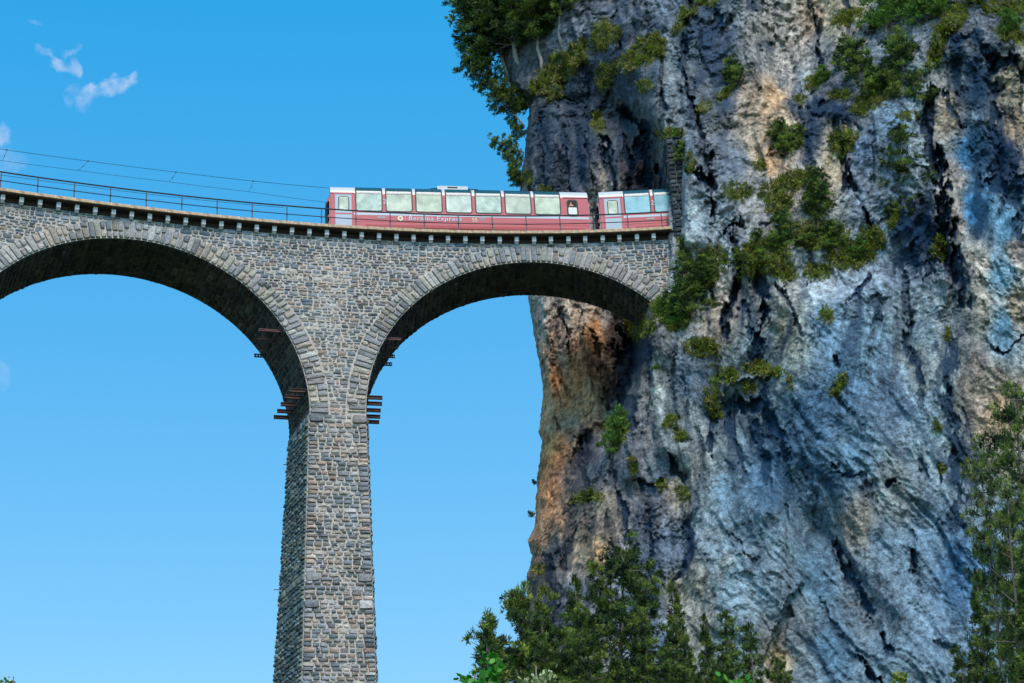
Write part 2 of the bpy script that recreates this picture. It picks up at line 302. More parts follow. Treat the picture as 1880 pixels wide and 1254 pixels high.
STROKES = [
 # broad dark washes, no relief
 ([(1290, 10), (1302, 130)], 74, 0, .62), ([(1330, 180), (1318, 290)], 50, 0, .5), ([(1200, 60), (1188, 150)], 60, 0, .45), ([(1060, 205), (1082, 335)], 76, 0, .5), ([(1010, 215), (1008, 330)], 40, 0, .35), ([(1490, 200), (1548, 225)], 60, 0, .65), ([(1795, 130), (1812, 300)], 100, 0, .6),
 ([(1856, 290), (1872, 410)], 64, 0, .75), ([(1352, 520), (1392, 625)], 60, 0, .5), ([(1446, 830), (1436, 920)], 60, 0, .4), ([(1240, 690), (1252, 800)], 50, 0, .4), ([(1060, 850), (1084, 1050)], 70, 0, .45), ([(1180, 960), (1212, 1110)], 60, 0, .45), ([(1010, 1060), (1032, 1170)], 52, 0, .5), ([(1268, 180), (1290, 330)], 46, 0, .45),
 ([(1140, 140), (1150, 240)], 60, 0, .4), ([(1345, 770), (1410, 800)], 100, 0, .4),
 # behind the train
 ([(990, 205), (984, 260), (996, 300), (1000, 345)], 10, .9, .7), ([(1042, 235), (1034, 290), (1052, 350)], 12, .9, .6), ([(1000, 190), (1040, 182), (1062, 200)], 9, .6, .5),
 ([(1140, 200), (1165, 212), (1185, 236)], 20, 1.3, .9), ([(1108, 250), (1114, 300), (1126, 350)], 16, 1.0, .9), ([(1150, 250), (1160, 300), (1160, 345)], 12, .8, .9),
 ([(1185, 262), (1180, 295), (1195, 340)], 26, 1.3, .7), ([(1208, 305), (1212, 345)], 12, 1.8, 1), ([(1072, 120), (1080, 160), (1078, 215)], 12, .7, .5), ([(1048, 90), (1062, 92), (1082, 84)], 7, 1.0, .4),
 ([(1120, 150), (1112, 190), (1096, 220)], 10, .7, .5), ([(1022, 200), (1020, 260), (1030, 330)], 9, .5, .4), ([(1085, 215), (1075, 270), (1088, 340)], 10, .7, .6), ([(1130, 20), (1122, 60), (1140, 90)], 9, .7, .4),
 ([(1190, 10), (1196, 60), (1188, 100)], 8, .6, .3), ([(1215, 100), (1210, 150), (1225, 200)], 12, .8, .6),
 ([(1062, 30), (1080, 22), (1110, 30)], 9, .5, .3),
 # above the deck, right
 ([(1262, 10), (1258, 90), (1250, 125), (1262, 165), (1277, 200), (1284, 250), (1300, 300), (1308, 350), (1304, 400)], 17, 1.5, .8),
 ([(1270, 40), (1296, 46), (1320, 36)], 24, 1.1, .9), ([(1268, 312), (1286, 322), (1304, 336)], 17, 1.5, 1), ([(1240, 300), (1246, 360), (1258, 420)], 10, .5, .2), ([(1322, 200), (1340, 225), (1330, 250)], 12, .5, .5),
 ([(1284, 70), (1288, 110), (1300, 140)], 14, .9, .8), ([(1392, 2), (1380, 10), (1410, 14)], 16, .8, .8), ([(1400, 84), (1418, 86)], 12, .8, .5), ([(1358, -20), (1370, 60), (1384, 120), (1398, 190)], 12, -.5, 0),
 ([(1468, -20), (1492, 20), (1506, 70), (1506, 120)], 10, 1.0, .7), ([(1500, 40), (1440, 100), (1400, 60)], 60, .8, 0), ([(1415, 270), (1405, 285), (1430, 280)], 8, .5, .3),
 ([(1462, 205), (1490, 195), (1530, 210), (1548, 250)], 40, -.7, .75), ([(1478, 240), (1485, 290), (1480, 340)], 20, .5, .9), ([(1535, 230), (1548, 300), (1556, 340)], 18, .9, .9), ([(1562, 320), (1570, 352)], 12, 1.1, .9), ([(1590, 385), (1600, 420)], 16, 1.3, .9),
 ([(1560, 200), (1575, 240)], 10, .5, .4), ([(1420, 395), (1445, 400), (1400, 420)], 10, .5, .5), ([(1360, 410), (1330, 425)], 16, .9, .9), ([(1548, -10), (1555, 30), (1560, 50)], 24, 1.0, .8), ([(1600, 30), (1590, 60)], 18, -.8, .1),
 ([(1712, 165), (1700, 215), (1708, 270), (1718, 310), (1730, 350), (1734, 420), (1730, 470)], 30, 2.3, .95), ([(1722, 110), (1745, 66), (1790, 70), (1812, 105)], 26, .9, .95), ([(1735, 170), (1752, 215), (1762, 235)], 22, .8, .9),
 ([(1752, 90), (1757, 160), (1780, 240), (1800, 300), (1800, 420)], 40, .2, .7), ([(1822, 130), (1832, 112), (1862, 112), (1880, 140)], 20, 1.2, 1), ([(1828, 160), (1822, 230), (1830, 300)], 20, .4, .85),
 ([(1812, 330), (1850, 350), (1885, 330)], 46, .8, .9), ([(1862, 360), (1872, 430)], 34, .6, .9), ([(1884, 120), (1874, 200)], 14, .3, .7), ([(1783, 100), (1790, 140)], 16, -.4, 0), ([(1742, 310), (1760, 330)], 14, -.4, 0),
 ([(1640, 240), (1638, 300)], 12, .5, .3), ([(1600, 250), (1610, 330)], 14, .4, .3), ([(1520, 270), (1530, 300)], 22, .3, .2),
 # below the deck, right mass
 ([(1356, 490), (1348, 545), (1332, 585), (1340, 610)], 20, 1.7, .85), ([(1392, 490), (1400, 540), (1398, 590), (1385, 640), (1390, 660)], 30, 1.0, .95), ([(1370, 560), (1378, 620)], 16, .8, .9), ([(1425, 520), (1448, 555), (1475, 612)], 9, .8, .6), ([(1340, 430), (1352, 470), (1350, 510)], 14, 1.0, .9),
 ([(1490, 455), (1496, 500), (1490, 520)], 12, .5, .7), ([(1318, 755), (1345, 745), (1400, 745), (1420, 790), (1435, 830)], 34, 1.3, .85), ([(1340, 770), (1352, 820), (1362, 870)], 26, .8, .9), ([(1385, 770), (1402, 830), (1410, 870)], 26, .7, .9), ([(1310, 770), (1306, 830)], 14, 1.2, .9),
 ([(1300, 740), (1330, 710), (1380, 690), (1420, 680)], 18, -.7, .1), ([(1242, 640), (1234, 700), (1240, 770), (1248, 800)], 12, .7, .6), ([(1256, 690), (1262, 740), (1256, 790)], 14, .3, .6), ([(1195, 635), (1190, 700), (1186, 780)], 10, .5, .6), ([(1232, 830), (1248, 868), (1258, 880)], 16, 1.3, .8),
 ([(1176, 885), (1200, 892), (1215, 880)], 16, 1.1, .9), ([(1285, 780), (1290, 860), (1278, 930)], 12, .6, .5), ([(1270, 480), (1300, 520), (1310, 560)], 10, .6, .4), ([(1225, 560), (1232, 600)], 9, .5, .5),
 ([(1640, 410), (1690, 430), (1730, 430)], 60, .2, .85), ([(1655, 480), (1700, 490)], 40, .7, .9), ([(1748, 470), (1758, 520), (1768, 560)], 30, 1.6, .9), ([(1735, 440), (1745, 500)], 24, .9, .9),
 ([(1556, 556), (1575, 530), (1600, 512)], 15, .9, .9), ([(1600, 560), (1622, 565), (1610, 598)], 14, .8, .6), ([(1602, 545), (1618, 552)], 12, .7, .5), ([(1662, 505), (1668, 560), (1676, 580)], 14, .6, .6), ([(1672, 590), (1662, 630), (1680, 665), (1695, 700)], 18, .7, .8),
 ([(1750, 625), (1738, 680), (1744, 740), (1752, 820), (1764, 900), (1752, 960)], 42, .35, .75), ([(1736, 690), (1742, 720)], 14, 1, .9), ([(1815, 640), (1850, 640), (1882, 620)], 6, 1.0, .9), ([(1812, 630), (1838, 645)], 8, .8, .7), ([(1806, 560), (1810, 600)], 8, .5, .3),
 ([(1534, 655), (1538, 668)], 8, 1, .9), ([(1690, 720), (1690, 745), (1700, 770)], 12, .5, .5), ([(1540, 720), (1560, 760), (1590, 780)], 16, .7, .4), ([(1400, 700), (1470, 760), (1500, 800)], 14, .4, .3),
 ([(1530, 848), (1560, 868), (1590, 890), (1600, 915)], 22, .9, .6), ([(1625, 888), (1640, 884)], 12, 1, .8), ([(1672, 1018), (1678, 1052)], 14, 1.0, .8), ([(1536, 1000), (1552, 1040), (1580, 1090), (1592, 1130)], 20, 1.1, .7), ([(1445, 930), (1452, 960)], 14, .7, .7),
 ([(1625, 1168), (1638, 1196)], 14, 1.2, .9), ([(1582, 1200), (1600, 1230), (1630, 1262)], 16, 1.3, .8), ([(1470, 1070), (1440, 1110), (1418, 1150), (1404, 1210)], 12, -.9, 0), ([(1452, 1120), (1430, 1170), (1420, 1254)], 26, .8, .15), ([(1340, 975), (1360, 1010), (1384, 1032)], 12, .7, .4),
 ([(1500, 1100), (1530, 1160), (1560, 1190)], 14, .6, .4), ([(1720, 1180), (1750, 1190)], 12, .8, .5), ([(1480, 860), (1500, 930), (1490, 1000)], 18, .4, .3), ([(1655, 930), (1680, 990), (1690, 1090)], 14, -.4, 0), ([(1745, 975), (1752, 1060), (1758, 1130)], 44, .3, .3),
 ([(1690, 850), (1700, 880)], 10, .7, .6), ([(1725, 855), (1732, 880)], 12, .7, .8), ([(1770, 750), (1790, 830), (1785, 900)], 20, .4, .6), ([(1560, 920), (1570, 1000)], 12, .4, .2), ([(1260, 960), (1268, 1020), (1245, 1060), (1236, 1080)], 26, .7, .8),
 # below the arch
 ([(1032, 575), (1040, 610), (1048, 645)], 12, 1.0, .6), ([(1085, 600), (1102, 660), (1114, 710), (1120, 750)], 14, 1.2, .6), ([(1150, 620), (1140, 680), (1140, 740), (1152, 775)], 48, 2.2, .75), ([(1168, 620), (1160, 680)], 30, 1.2, .6), ([(1010, 620), (1022, 700), (1030, 750)], 10, .5, .3),
 ([(1038, 870), (1056, 800), (1088, 775), (1110, 765)], 14, -.8, .2), ([(1070, 800), (1070, 860), (1082, 905)], 24, 1.0, .85), ([(1060, 820), (1050, 870)], 20, .6, .5), ([(1126, 850), (1142, 920), (1155, 990)], 18, 1.2, .8), ([(1150, 800), (1158, 840)], 22, -.7, .1),
 ([(1048, 930), (1046, 1000), (1030, 1045)], 20, .9, .7), ([(1008, 1045), (1020, 1100), (1016, 1160)], 34, 1.0, .8), ([(1108, 950), (1130, 1010), (1150, 1050)], 20, .9, .8), ([(1192, 960), (1196, 1040), (1202, 1130)], 18, 1.0, .85), ([(1160, 1000), (1166, 1080)], 10, .6, .5), ([(1070, 1000), (1066, 1060), (1085, 1110)], 30, .5, .5),
 ([(1016, 770), (1024, 790)], 10, .6, .7), ([(1020, 670), (1052, 720)], 10, .5, .4), ([(1180, 1000), (1174, 940)], 10, .5, .4), ([(1090, 985), (1100, 1080)], 12, -.4, 0), ([(1225, 950), (1230, 1040)], 14, -.4, 0), ([(1062, 560), (1072, 640), (1085, 720)], 14, -.5, 0),
 ([(1000, 560), (1008, 640), (1016, 720)], 16, -.4, 0),
]
stain = np.zeros(PX.shape)
FORMS = [([(1600, 210), (1680, 330)], 120, -1.1), ([(1450, 510), (1540, 500), (1640, 480)], 50, 1.0), ([(1770, 380), (1800, 640)], 80, -1.1), ([(1480, 600), (1560, 800)], 150, -1.0), ([(1380, 540), (1410, 650)], 70, .9), ([(1340, 750), (1410, 830)], 110, 1.2),
         ([(1440, 830), (1400, 920)], 60, -.9), ([(1212, 620), (1216, 810)], 44, -.9), ([(1290, 880), (1340, 1100)], 140, -.9), ([(1252, 880), (1242, 1090)], 44, .9), ([(1610, 940), (1650, 1190)], 130, -1.0), ([(1510, 960), (1600, 1160)], 60, 1.0), ([(1720, 900), (1730, 1200)], 100, -.7),
         ([(1445, 40), (1440, 140)], 150, 1.5), ([(1345, -20), (1372, 90), (1405, 230)], 60, -1.2), ([(1475, 880), (1490, 1060)], 60, .7), ([(1420, 960), (1440, 1060)], 60, -.7), ([(1860, 130), (1862, 220)], 60, .9), ([(1790, 150), (1830, 330)], 80, .8), ([(1660, 520), (1640, 640)], 60, .6), ([(1720, 640), (1720, 800)], 60, -.7),
         ([(1060, 60), (1120, 60), (1180, 20)], 90, -1.0), ([(1060, 190), (1150, 190)], 60, .8), ([(1180, 120), (1230, 150)], 60, -.7), ([(1090, 240), (1090, 330)], 34, -.7), ([(1020, 240), (1015, 340)], 30, -.6), ([(1145, 260), (1145, 340)], 26, -.6), ([(1060, 620), (1090, 740)], 60, -.7), ([(1020, 840), (1000, 960)], 60, -.5), ([(1150, 800), (1160, 850)], 50, -1.0)]
for pts, w, dep in FORMS:
    sl, f, f2 = seg_field(pts, w, True); D[sl] += dep * f
for pts, w, dep, st in STROKES:
    sl, f, f2 = seg_field(pts, w)
    D[sl] += dep * (.55 if dep < 0 or pts[0][1] < 560 else .40) * f; stain[sl] = np.maximum(stain[sl], st * f2)
# colour zones as seen: mineral hues with their shade painted in (x, y, r, g, b)
ZONES = [(1000, 250, 86, 90, 100), (1060, 150, 84, 88, 98), (1060, 40, 112, 114, 122), (1140, 30, 104, 106, 116), (1130, 130, 96, 98, 108), (1100, 200, 92, 92, 98), (1040, 320, 92, 92, 98), (1110, 330, 150, 138, 132), (1150, 300, 84, 86, 96), (1180, 330, 90, 74, 70), (1200, 200, 110, 110, 114), (1200, 120, 116, 120, 124),
         (1240, 20, 110, 116, 128), (1240, 180, 122, 124, 130), (1320, 80, 96, 104, 120), (1340, 160, 100, 106, 118), (1345, 300, 128, 132, 142), (1320, 400, 140, 142, 150), (1250, 330, 130, 134, 142), (1270, 400, 160, 164, 170), (1320, 0, 120, 124, 134), (1420, 30, 172, 162, 156), (1460, 90, 182, 170, 164), (1440, 140, 186, 176, 170), (1400, 100, 160, 154, 152),
         (1372, 180, 190, 166, 148), (1420, 180, 212, 172, 142), (1440, 215, 205, 180, 160), (1385, 260, 190, 168, 152), (1410, 300, 200, 164, 136), (1470, 150, 180, 182, 188), (1400, 340, 150, 146, 148), (1500, 30, 160, 140, 126), (1520, 20, 190, 170, 146), (1510, 100, 140, 134, 134), (1490, 240, 80, 84, 98), (1540, 190, 86, 88, 98), (1540, 250, 176, 156, 136), (1530, 300, 190, 170, 150),
         (1580, 280, 110, 122, 142), (1640, 220, 124, 140, 160), (1680, 300, 146, 152, 160), (1590, 380, 130, 136, 148), (1630, 150, 110, 120, 130), (1760, 40, 104, 106, 114), (1830, 60, 108, 110, 118), (1800, 150, 70, 86, 106), (1850, 150, 196, 176, 156), (1868, 180, 200, 184, 160), (1860, 225, 196, 168, 142), (1780, 280, 90, 130, 166), (1840, 280, 60, 66, 86), (1740, 220, 166, 150, 136),
         (1750, 330, 166, 150, 142), (1755, 400, 176, 156, 146), (1790, 380, 70, 110, 146), (1850, 420, 110, 140, 160), (1790, 480, 176, 164, 156), (1800, 560, 180, 168, 160), (1840, 500, 120, 144, 160), (1870, 470, 176, 156, 144), (1865, 570, 190, 168, 150), (1845, 600, 110, 136, 156), (1690, 420, 60, 66, 90), (1640, 480, 140, 150, 164), (1600, 480, 148, 156, 168), (1500, 520, 170, 172, 178), (1450, 560, 186, 178, 172),
         (1450, 620, 190, 176, 160), (1400, 650, 160, 166, 172), (1520, 600, 134, 150, 168), (1600, 640, 140, 154, 168), (1690, 600, 160, 166, 172), (1700, 680, 190, 184, 180), (1700, 760, 180, 188, 198), (1640, 730, 124, 134, 152), (1550, 700, 116, 134, 154), (1500, 760, 104, 122, 144), (1450, 850, 92, 112, 132), (1560, 850, 120, 138, 154), (1640, 900, 168, 164, 162), (1580, 960, 190, 170, 158), (1620, 1000, 150, 160, 172),
         (1700, 1000, 150, 162, 178), (1700, 1150, 164, 174, 188), (1600, 1100, 160, 162, 170), (1500, 1050, 122, 140, 156), (1520, 1200, 110, 128, 144), (1460, 1180, 130, 130, 134), (1440, 1215, 206, 176, 146), (1480, 1250, 150, 152, 158), (1640, 1230, 150, 160, 170), (1760, 1050, 110, 136, 164), (1800, 700, 180, 160, 150), (1840, 760, 206, 172, 146), (1850, 850, 190, 172, 158), (1800, 900, 140, 142, 148), (1850, 950, 120, 130, 140), (1850, 1200, 140, 150, 160),
         (1250, 500, 160, 160, 160), (1280, 560, 150, 146, 146), (1310, 590, 184, 160, 146), (1260, 700, 116, 122, 134), (1220, 720, 170, 168, 166), (1300, 700, 120, 124, 134), (1200, 800, 130, 128, 130), (1250, 780, 160, 158, 156), (1290, 830, 170, 164, 160), (1340, 900, 140, 154, 168), (1300, 960, 176, 180, 186), (1380, 960, 150, 160, 172), (1400, 900, 104, 122, 140), (1340, 1080, 182, 190, 198), (1420, 1060, 170, 176, 184), (1260, 1080, 190, 176, 162),
         (1280, 1150, 190, 180, 172), (1350, 1180, 186, 192, 200), (1200, 950, 120, 118, 122), (1220, 860, 110, 120, 134), (1240, 900, 176, 160, 148), (1150, 850, 116, 114, 122), (1180, 1050, 120, 122, 134), (1230, 1000, 120, 126, 140), (1000, 560, 130, 126, 124), (1050, 570, 150, 140, 130), (1080, 560, 176, 168, 160), (1095, 600, 184, 146, 118), (1020, 640, 146, 130, 122), (1060, 660, 150, 122, 106), (1090, 700, 150, 124, 110), (1130, 600, 96, 84, 86),
         (1110, 580, 150, 150, 154), (1160, 640, 60, 54, 58), (1040, 720, 160, 122, 98), (1080, 740, 164, 130, 108), (1010, 760, 160, 128, 108), (1020, 830, 172, 128, 98), (1000, 880, 160, 120, 94), (1010, 940, 156, 124, 102), (1050, 800, 130, 116, 106), (1080, 820, 84, 82, 90), (1050, 880, 96, 92, 94), (1110, 930, 130, 122, 114), (1070, 950, 120, 112, 108), (1090, 1010, 176, 152, 130), (1060, 1030, 170, 160, 148), (990, 1000, 140, 116, 100), (1020, 1020, 90, 90, 98),
         (1010, 1120, 80, 82, 92), (1060, 1100, 104, 112, 126), (1110, 1080, 120, 120, 130), (1150, 1100, 110, 116, 130), (975, 1100, 100, 92, 88), (1200, 1200, 110, 120, 134), (980, 960, 130, 108, 92), (1100, 860, 96, 98, 108), (1135, 780, 130, 128, 132), (1120, 820, 108, 108, 116)]
Z = np.asarray(ZONES, float)
def zonecol(x, y):
    num = np.zeros(x.shape + (3,)); den = np.zeros(x.shape)
    for q in Z:
        w = 1 / (((x - q[0]) ** 2 * 1.7 + (y - q[1]) ** 2 * .7) ** 1.7 + 400.)
        num += w[..., None] * q[2:]; den += w
    return num / den[..., None]
ri = np.arange(0, len(rows), 3); ci = np.arange(0, len(uu), 3)
zc = zonecol(QX[np.ix_(ri, ci)], QY[np.ix_(ri, ci)])
zcol = np.empty(PX.shape + (3,))
for k in range(3):
    t = np.stack([np.interp(np.arange(len(uu)), ci, zc[i, :, k]) for i in range(len(ri))])
    zcol[..., k] = np.stack([np.interp(np.arange(len(rows)), ri, t[:, j]) for j in range(len(uu))], 1)
# relief in world space
P0 = at(PX, PY, D); x, y, z = P0[..., 0], P0[..., 1], P0[..., 2]
big = fbm(x / 7, y / 7, z / 11, 3, .5, 1.)
slant = .42 * sstep(1180, 1480, PX) * sstep(540, 820, PY) - .12 * sstep(1250, 1400, PX) * (1 - sstep(300, 500, PY))
xs = x + slant * (z - 36)
wxx = xs + .75 * fbm(x / 3, y / 3, z / 7, 2, .5, 31.)
flu = ridged(wxx / 1.9, y / 6, z / 13, 3, .55, 5.)            # vertical flutes
blk = ridged(wxx / 1.3 + z / 5, y / 2, z / 1.9 - x / 4, 4, .55, 9.)
fine = ridged(x / .55, y / .55, z / .75, 4, .6, 13.)
dia = ridged((x + z * .8) / 1.6, y / 2, (z - x * .6) / 5.5, 3, .55, 61.)      # slanting fractures
rough_zone = np.clip(.72 + .9 * fbm(x / 6, y / 6, z / 6, 2, .5, 77.) + stain * .3, .22, 1.4) * (1 - .35 * sstep(1230, 1330, PX) * sstep(520, 660, PY))
shelf = ridged((z + x * .45) / 2.6, x / 7, y / 4, 3, .5, 141.)                         # slanting ledges
disp = -.85 * big - .36 * flu - .16 * blk * rough_zone - .10 * dia - .16 * shelf * rough_zone - .05 * fine * rough_zone - .035 * ridged(x / .24, y / .24, z / .3, 2, .6, 113.)
pits = sstep(.42, .75, fbm(x / .9, y / .9, z / 1.2, 3, .5, 41.)) * rough_zone
wc = .5 * fbm(x / 1.6, y / 2, z / 1.6, 3, .6, 171.)
ck = np.maximum(sstep(.88, .985, 1 - np.abs(perlin((x + z * .55) / 1.7 + wc, y / 4, (z - x * .5) / 3.4 + wc))), sstep(.91, .99, 1 - np.abs(perlin(x / 1.3 + wc * 1.5, y / 4, z / 5.5 + 7 + wc))))
ck = ck * sstep(-.25, .35, fbm(x / 2.2, y / 3, z / 3, 2, .5, 181.))
ck = ck * (1 - .65 * sstep(1210, 1330, PX) * sstep(560, 700, PY))
disp += .10 * ck
disp += .16 * pits * (stain > .2) + .08 * pits
keep_near = sstep(1195, 1225, PX) * (1 - sstep(1255, 1290, PX)) * sstep(240, 260, PY) * (1 - sstep(560, 620, PY))
disp = disp * (1 - .8 * keep_near)
D2 = D + disp
P = at(PX, PY, D2)
# colour = traced zone x grain x water stains and darkened hollows
sN = ridged(wxx / .55, y / 3, z / 7, 3, .6, 21.); sM = fbm(wxx / 1.1, y / 3, z / 10, 3, .55, 51.)
grain = fbm(x / .35, y / .35, z / .4, 4, .7, 91.)
mott = fbm(x / 1.4, y / 1.4, z / 2.0, 5, .65, 71.)
zl = lin(zcol); zm = zl.mean(-1, keepdims=True); zl = np.clip(zm + (zl - zm) * 1.25, .004, 1)      # purer zone hues
zl = zl * np.clip(zl.mean(-1, keepdims=True) / .20, .1, 1) ** .35
zl = zl * (1 - .18 * sstep(.25, .55, zl.mean(-1, keepdims=True)))
lowr = (sstep(1190, 1330, PX) * sstep(500, 640, PY) * (1 - .8 * sstep(1755, 1800, PX) * (1 - sstep(840, 960, PY))))[..., None]            # the big lower wall is tinted bluer and duller
ALB = zl * np.array([.82, .86, .84]) * (1 - lowr * np.array([.37, .29, .25]))
lum = ALB.mean(-1)
v = 1 + .70 * grain + .34 * mott + .14 * sN
ALB = ALB * np.clip(v, .16, 2.2)[..., None]
warm = sstep(1165, 1100, PX) * sstep(500, 560, PY)
lstr = fbm(wxx / 1.9, y / 4, z / 22, 3, .5, 151.); lst2 = fbm(wxx / .62, y / 3, z / 12, 3, .6, 161.)       # long curtains of stain down the wall
ALB = ALB * np.clip(1 + .26 * lstr + .22 * lst2, .4, 1.6)[..., None] * (1 + warm[..., None] * np.array([.50, .36, .26]))  # tan tint, plus brightening painted in against the right mass's shadow
pst = sstep(.25, 1.0, sM + .35 * mott + .5 * lstr + (.12 - lum) * 1.6) * .75 * (1 - .75 * warm)                 # free water streaks in dark zones
pit_d = np.maximum(pits * .22, ck * .62)
gst = sstep(.25, -.55, flu + .35 * mott) * sstep(.9, -.4, fbm(x / 6, y / 6, z / 9, 2, .5, 191.) + lum * 1.5) * (1 - .5 * warm)      # water runs down the grooves
allst = np.clip(gst * .62 + np.maximum(np.maximum(stain * (.72 + .5 * sN + .3 * grain), pst), pit_d), 0, 1)
STC = lin([24, 62, 94])[None, None] * (1 - warm[..., None] * .6) + lin([44, 38, 40])[None, None] * warm[..., None] * .6
ALB = ALB * (1 - allst[..., None] * .93) + STC * .55 * allst[..., None]
och = sstep(.55, .95, fbm(x / 2.2, y / 2.2, z / 3.5, 4, .6, 101.)) * .5
ALB = ALB * (1 - och[..., None]) + (ALB * np.array([1.35, .98, .72])) * och[..., None]
# moss and thin turf on the rock around the ledges (x, y, rx, ry, angle)
TURF = [(1022, 128, 36, 26, -30), (1060, 100, 20, 30, 20), (1015, 172, 18, 16, 0), (1108, 66, 22, 30, 10), (1185, 92, 34, 22, -30), (1150, 118, 30, 16, -30), (1208, 84, 14, 24, 0), (1110, 140, 16, 24, 10), (1184, 160, 14, 12, 0), (1132, 60, 10, 16, 0), (1096, 215, 10, 14, 0),
        (1232, 244, 26, 10, 0), (1245, 270, 9, 22, 0), (1222, 270, 6, 26, 0), (1244, 50, 9, 18, 20), (1262, 22, 22, 12, -30), (1300, 2, 20, 10, 0), (1355, 352, 28, 15, 0), (1415, 352, 24, 18, -30), (1450, 338, 30, 20, -30), (1432, 378, 26, 16, -20), (1478, 320, 16, 12, -40), (1268, 300, 8, 20, 0),
        (1330, 172, 20, 8, -40), (1290, 200, 18, 8, -40), (1495, 152, 20, 14, -20), (1560, 30, 30, 12, -20), (1545, 40, 20, 10, 0), (1540, 175, 26, 10, -10), (1470, 180, 10, 8, 0), (1620, 160, 40, 24, -30), (1590, 190, 30, 18, -30), (1745, 40, 40, 18, -45), (1720, 90, 14, 40, 20), (1850, 14, 50, 16, 0), (1850, 60, 24, 14, 0), (1872, 72, 14, 10, 0),
        (1668, 214, 20, 8, 0), (1500, 430, 60, 24, 0), (1560, 470, 44, 26, -10), (1410, 470, 40, 30, -20), (1600, 440, 24, 24, 0), (1380, 480, 24, 30, 0), (1440, 500, 26, 14, 0), (1310, 470, 26, 18, 0), (1290, 500, 30, 26, 0), (1225, 570, 26, 24, 0), (1240, 590, 22, 20, 0), (1180, 600, 26, 22, -30), (1165, 590, 16, 10, 0), (1290, 638, 32, 18, 0), (1205, 560, 14, 14, 0),
        (1392, 676, 28, 11, 0), (1420, 684, 20, 10, 0), (1375, 712, 14, 10, 0), (1310, 745, 14, 28, -20), (1340, 690, 16, 16, 0), (1232, 778, 14, 14, -40), (1250, 800, 12, 12, 30), (1450, 705, 8, 12, 0), (1540, 708, 9, 22, 30), (1516, 580, 10, 14, 0), (1086, 912, 20, 9, 0), (1060, 916, 10, 12, 0), (1130, 790, 22, 30, 0), (1255, 905, 14, 10, 0), (1215, 890, 9, 12, 0), (1160, 855, 8, 16, 0),
        (990, 1048, 14, 9, -20), (1000, 1082, 10, 8, 0), (960, 1130, 8, 30, 0), (966, 330, 12, 16, 0), (1002, 350, 12, 8, 0), (1500, 500, 24, 14, 0), (1740, 612, 6, 10, 0), (1720, 785, 8, 10, 0), (1728, 860, 6, 12, 0), (1725, 455, 14, 24, 0), (1640, 400, 10, 20, 20), (1395, 305, 12, 10, 0), (1440, 260, 20, 12, 0), (1545, 262, 22, 26, 0), (1565, 250, 12, 8, 0), (1100, 232, 10, 12, 0), (985, 160, 16, 14, -30)]
moss = np.zeros(PX.shape)
for (mx, my, rx, ry, an) in TURF:
    pad = max(rx, ry) * 1.5 + 15
    r0, r1 = np.searchsorted(rows, [my - pad, my + pad])
    c0, c1 = np.searchsorted(uu, [(mx - pad - 990) / 1025, (mx + pad - 925) / 1035]); sl = (slice(r0, r1), slice(c0, c1))
    a = math.radians(an); dx = QX[sl] - mx; dy = QY[sl] - my
    e = ((dx * math.cos(a) + dy * math.sin(a)) / rx) ** 2 + ((-dx * math.sin(a) + dy * math.cos(a)) / ry) ** 2
    moss[sl] = np.maximum(moss[sl], sstep(1.25, .5, e + .7 * grain[sl]))
mossc = lin([92, 94, 46])[None, None] * np.clip(1 + .6 * grain + .4 * mott, .3, 2)[..., None] * .8
ALB = ALB * (1 - moss[..., None] * .85) + mossc * moss[..., None] * .85
ALB = np.clip(ALB, .006, .8)
# wrap round the left edge so that the cliff has a far side
nb = 14
Ld = (np.arange(nb, 0, -1) / nb) ** 1.6 * 45
wrapd = np.array([.30, 1.0, 0]); wrapd /= np.linalg.norm(wrapd)
PWr = P[:, :1] + Ld[None, :, None] * wrapd
PWr += (fbm(PWr[..., 0] / 5, PWr[..., 1] / 5, PWr[..., 2] / 7, 3) * .8 * np.minimum(1, Ld / 5)[None])[..., None] * np.array([1, 0, 0])
PA = np.concatenate([PWr, P], 1); CA = np.concatenate([np.repeat(ALB[:, :1], nb, 1), ALB], 1)
nr_, nc_ = PA.shape[:2]
I = np.arange(nr_ * nc_).reshape(nr_, nc_)
Fq = np.stack([I[1:, :-1], I[1:, 1:], I[:-1, 1:], I[:-1, :-1]], -1).reshape(-1, 4)
# leave the tunnel mouth open
PM = PA.reshape(-1, 3)[Fq].mean(1)
cand = np.where((PM[:, 0] > 8.) & (PM[:, 0] < 14) & (PM[:, 2] > 54.) & (PM[:, 2] < 60.6))[0]
def s_off(Pt):
    i = np.searchsorted(_F[:, 0], Pt[:, 0]).clip(1, len(_F) - 1); o = (Pt[:, 1] - _F[i, 1]) * _n[i, 1]
    return _s[i] - (Pt[:, 1] - _F[i, 1]) * _n[i, 0], o
ss_, oo_ = s_off(PM[cand])
kill = cand[(oo_ > -.02) & (oo_ < 4.3) & (ss_ < 18.9) & (PM[cand][:, 0] < 10.6)]
mk = np.ones(len(Fq), bool); mk[kill] = False; Fq = Fq[mk]
M_rock = mat('limestone', attr='Col', rough=.92, noise=(9, .58, 1.42), bump=(6.5, .9, .14), spec=.15)
link('cliff', mesh_np('cliff', PA.reshape(-1, 3), [Fq], M_rock, CA.reshape(-1, 3), True), kind='structure')

def surf(px, py):
    px = np.atleast_1d(np.asarray(px, float)); py = np.atleast_1d(np.asarray(py, float))
    r = np.interp(py, rows, np.arange(len(rows))); ri = r.round().astype(int)
    xl = xl0[ri]; u = (px - xl) / (1965 - xl); c = np.interp(u, uu, np.arange(len(uu))).round().astype(int)
    return P[ri, c]

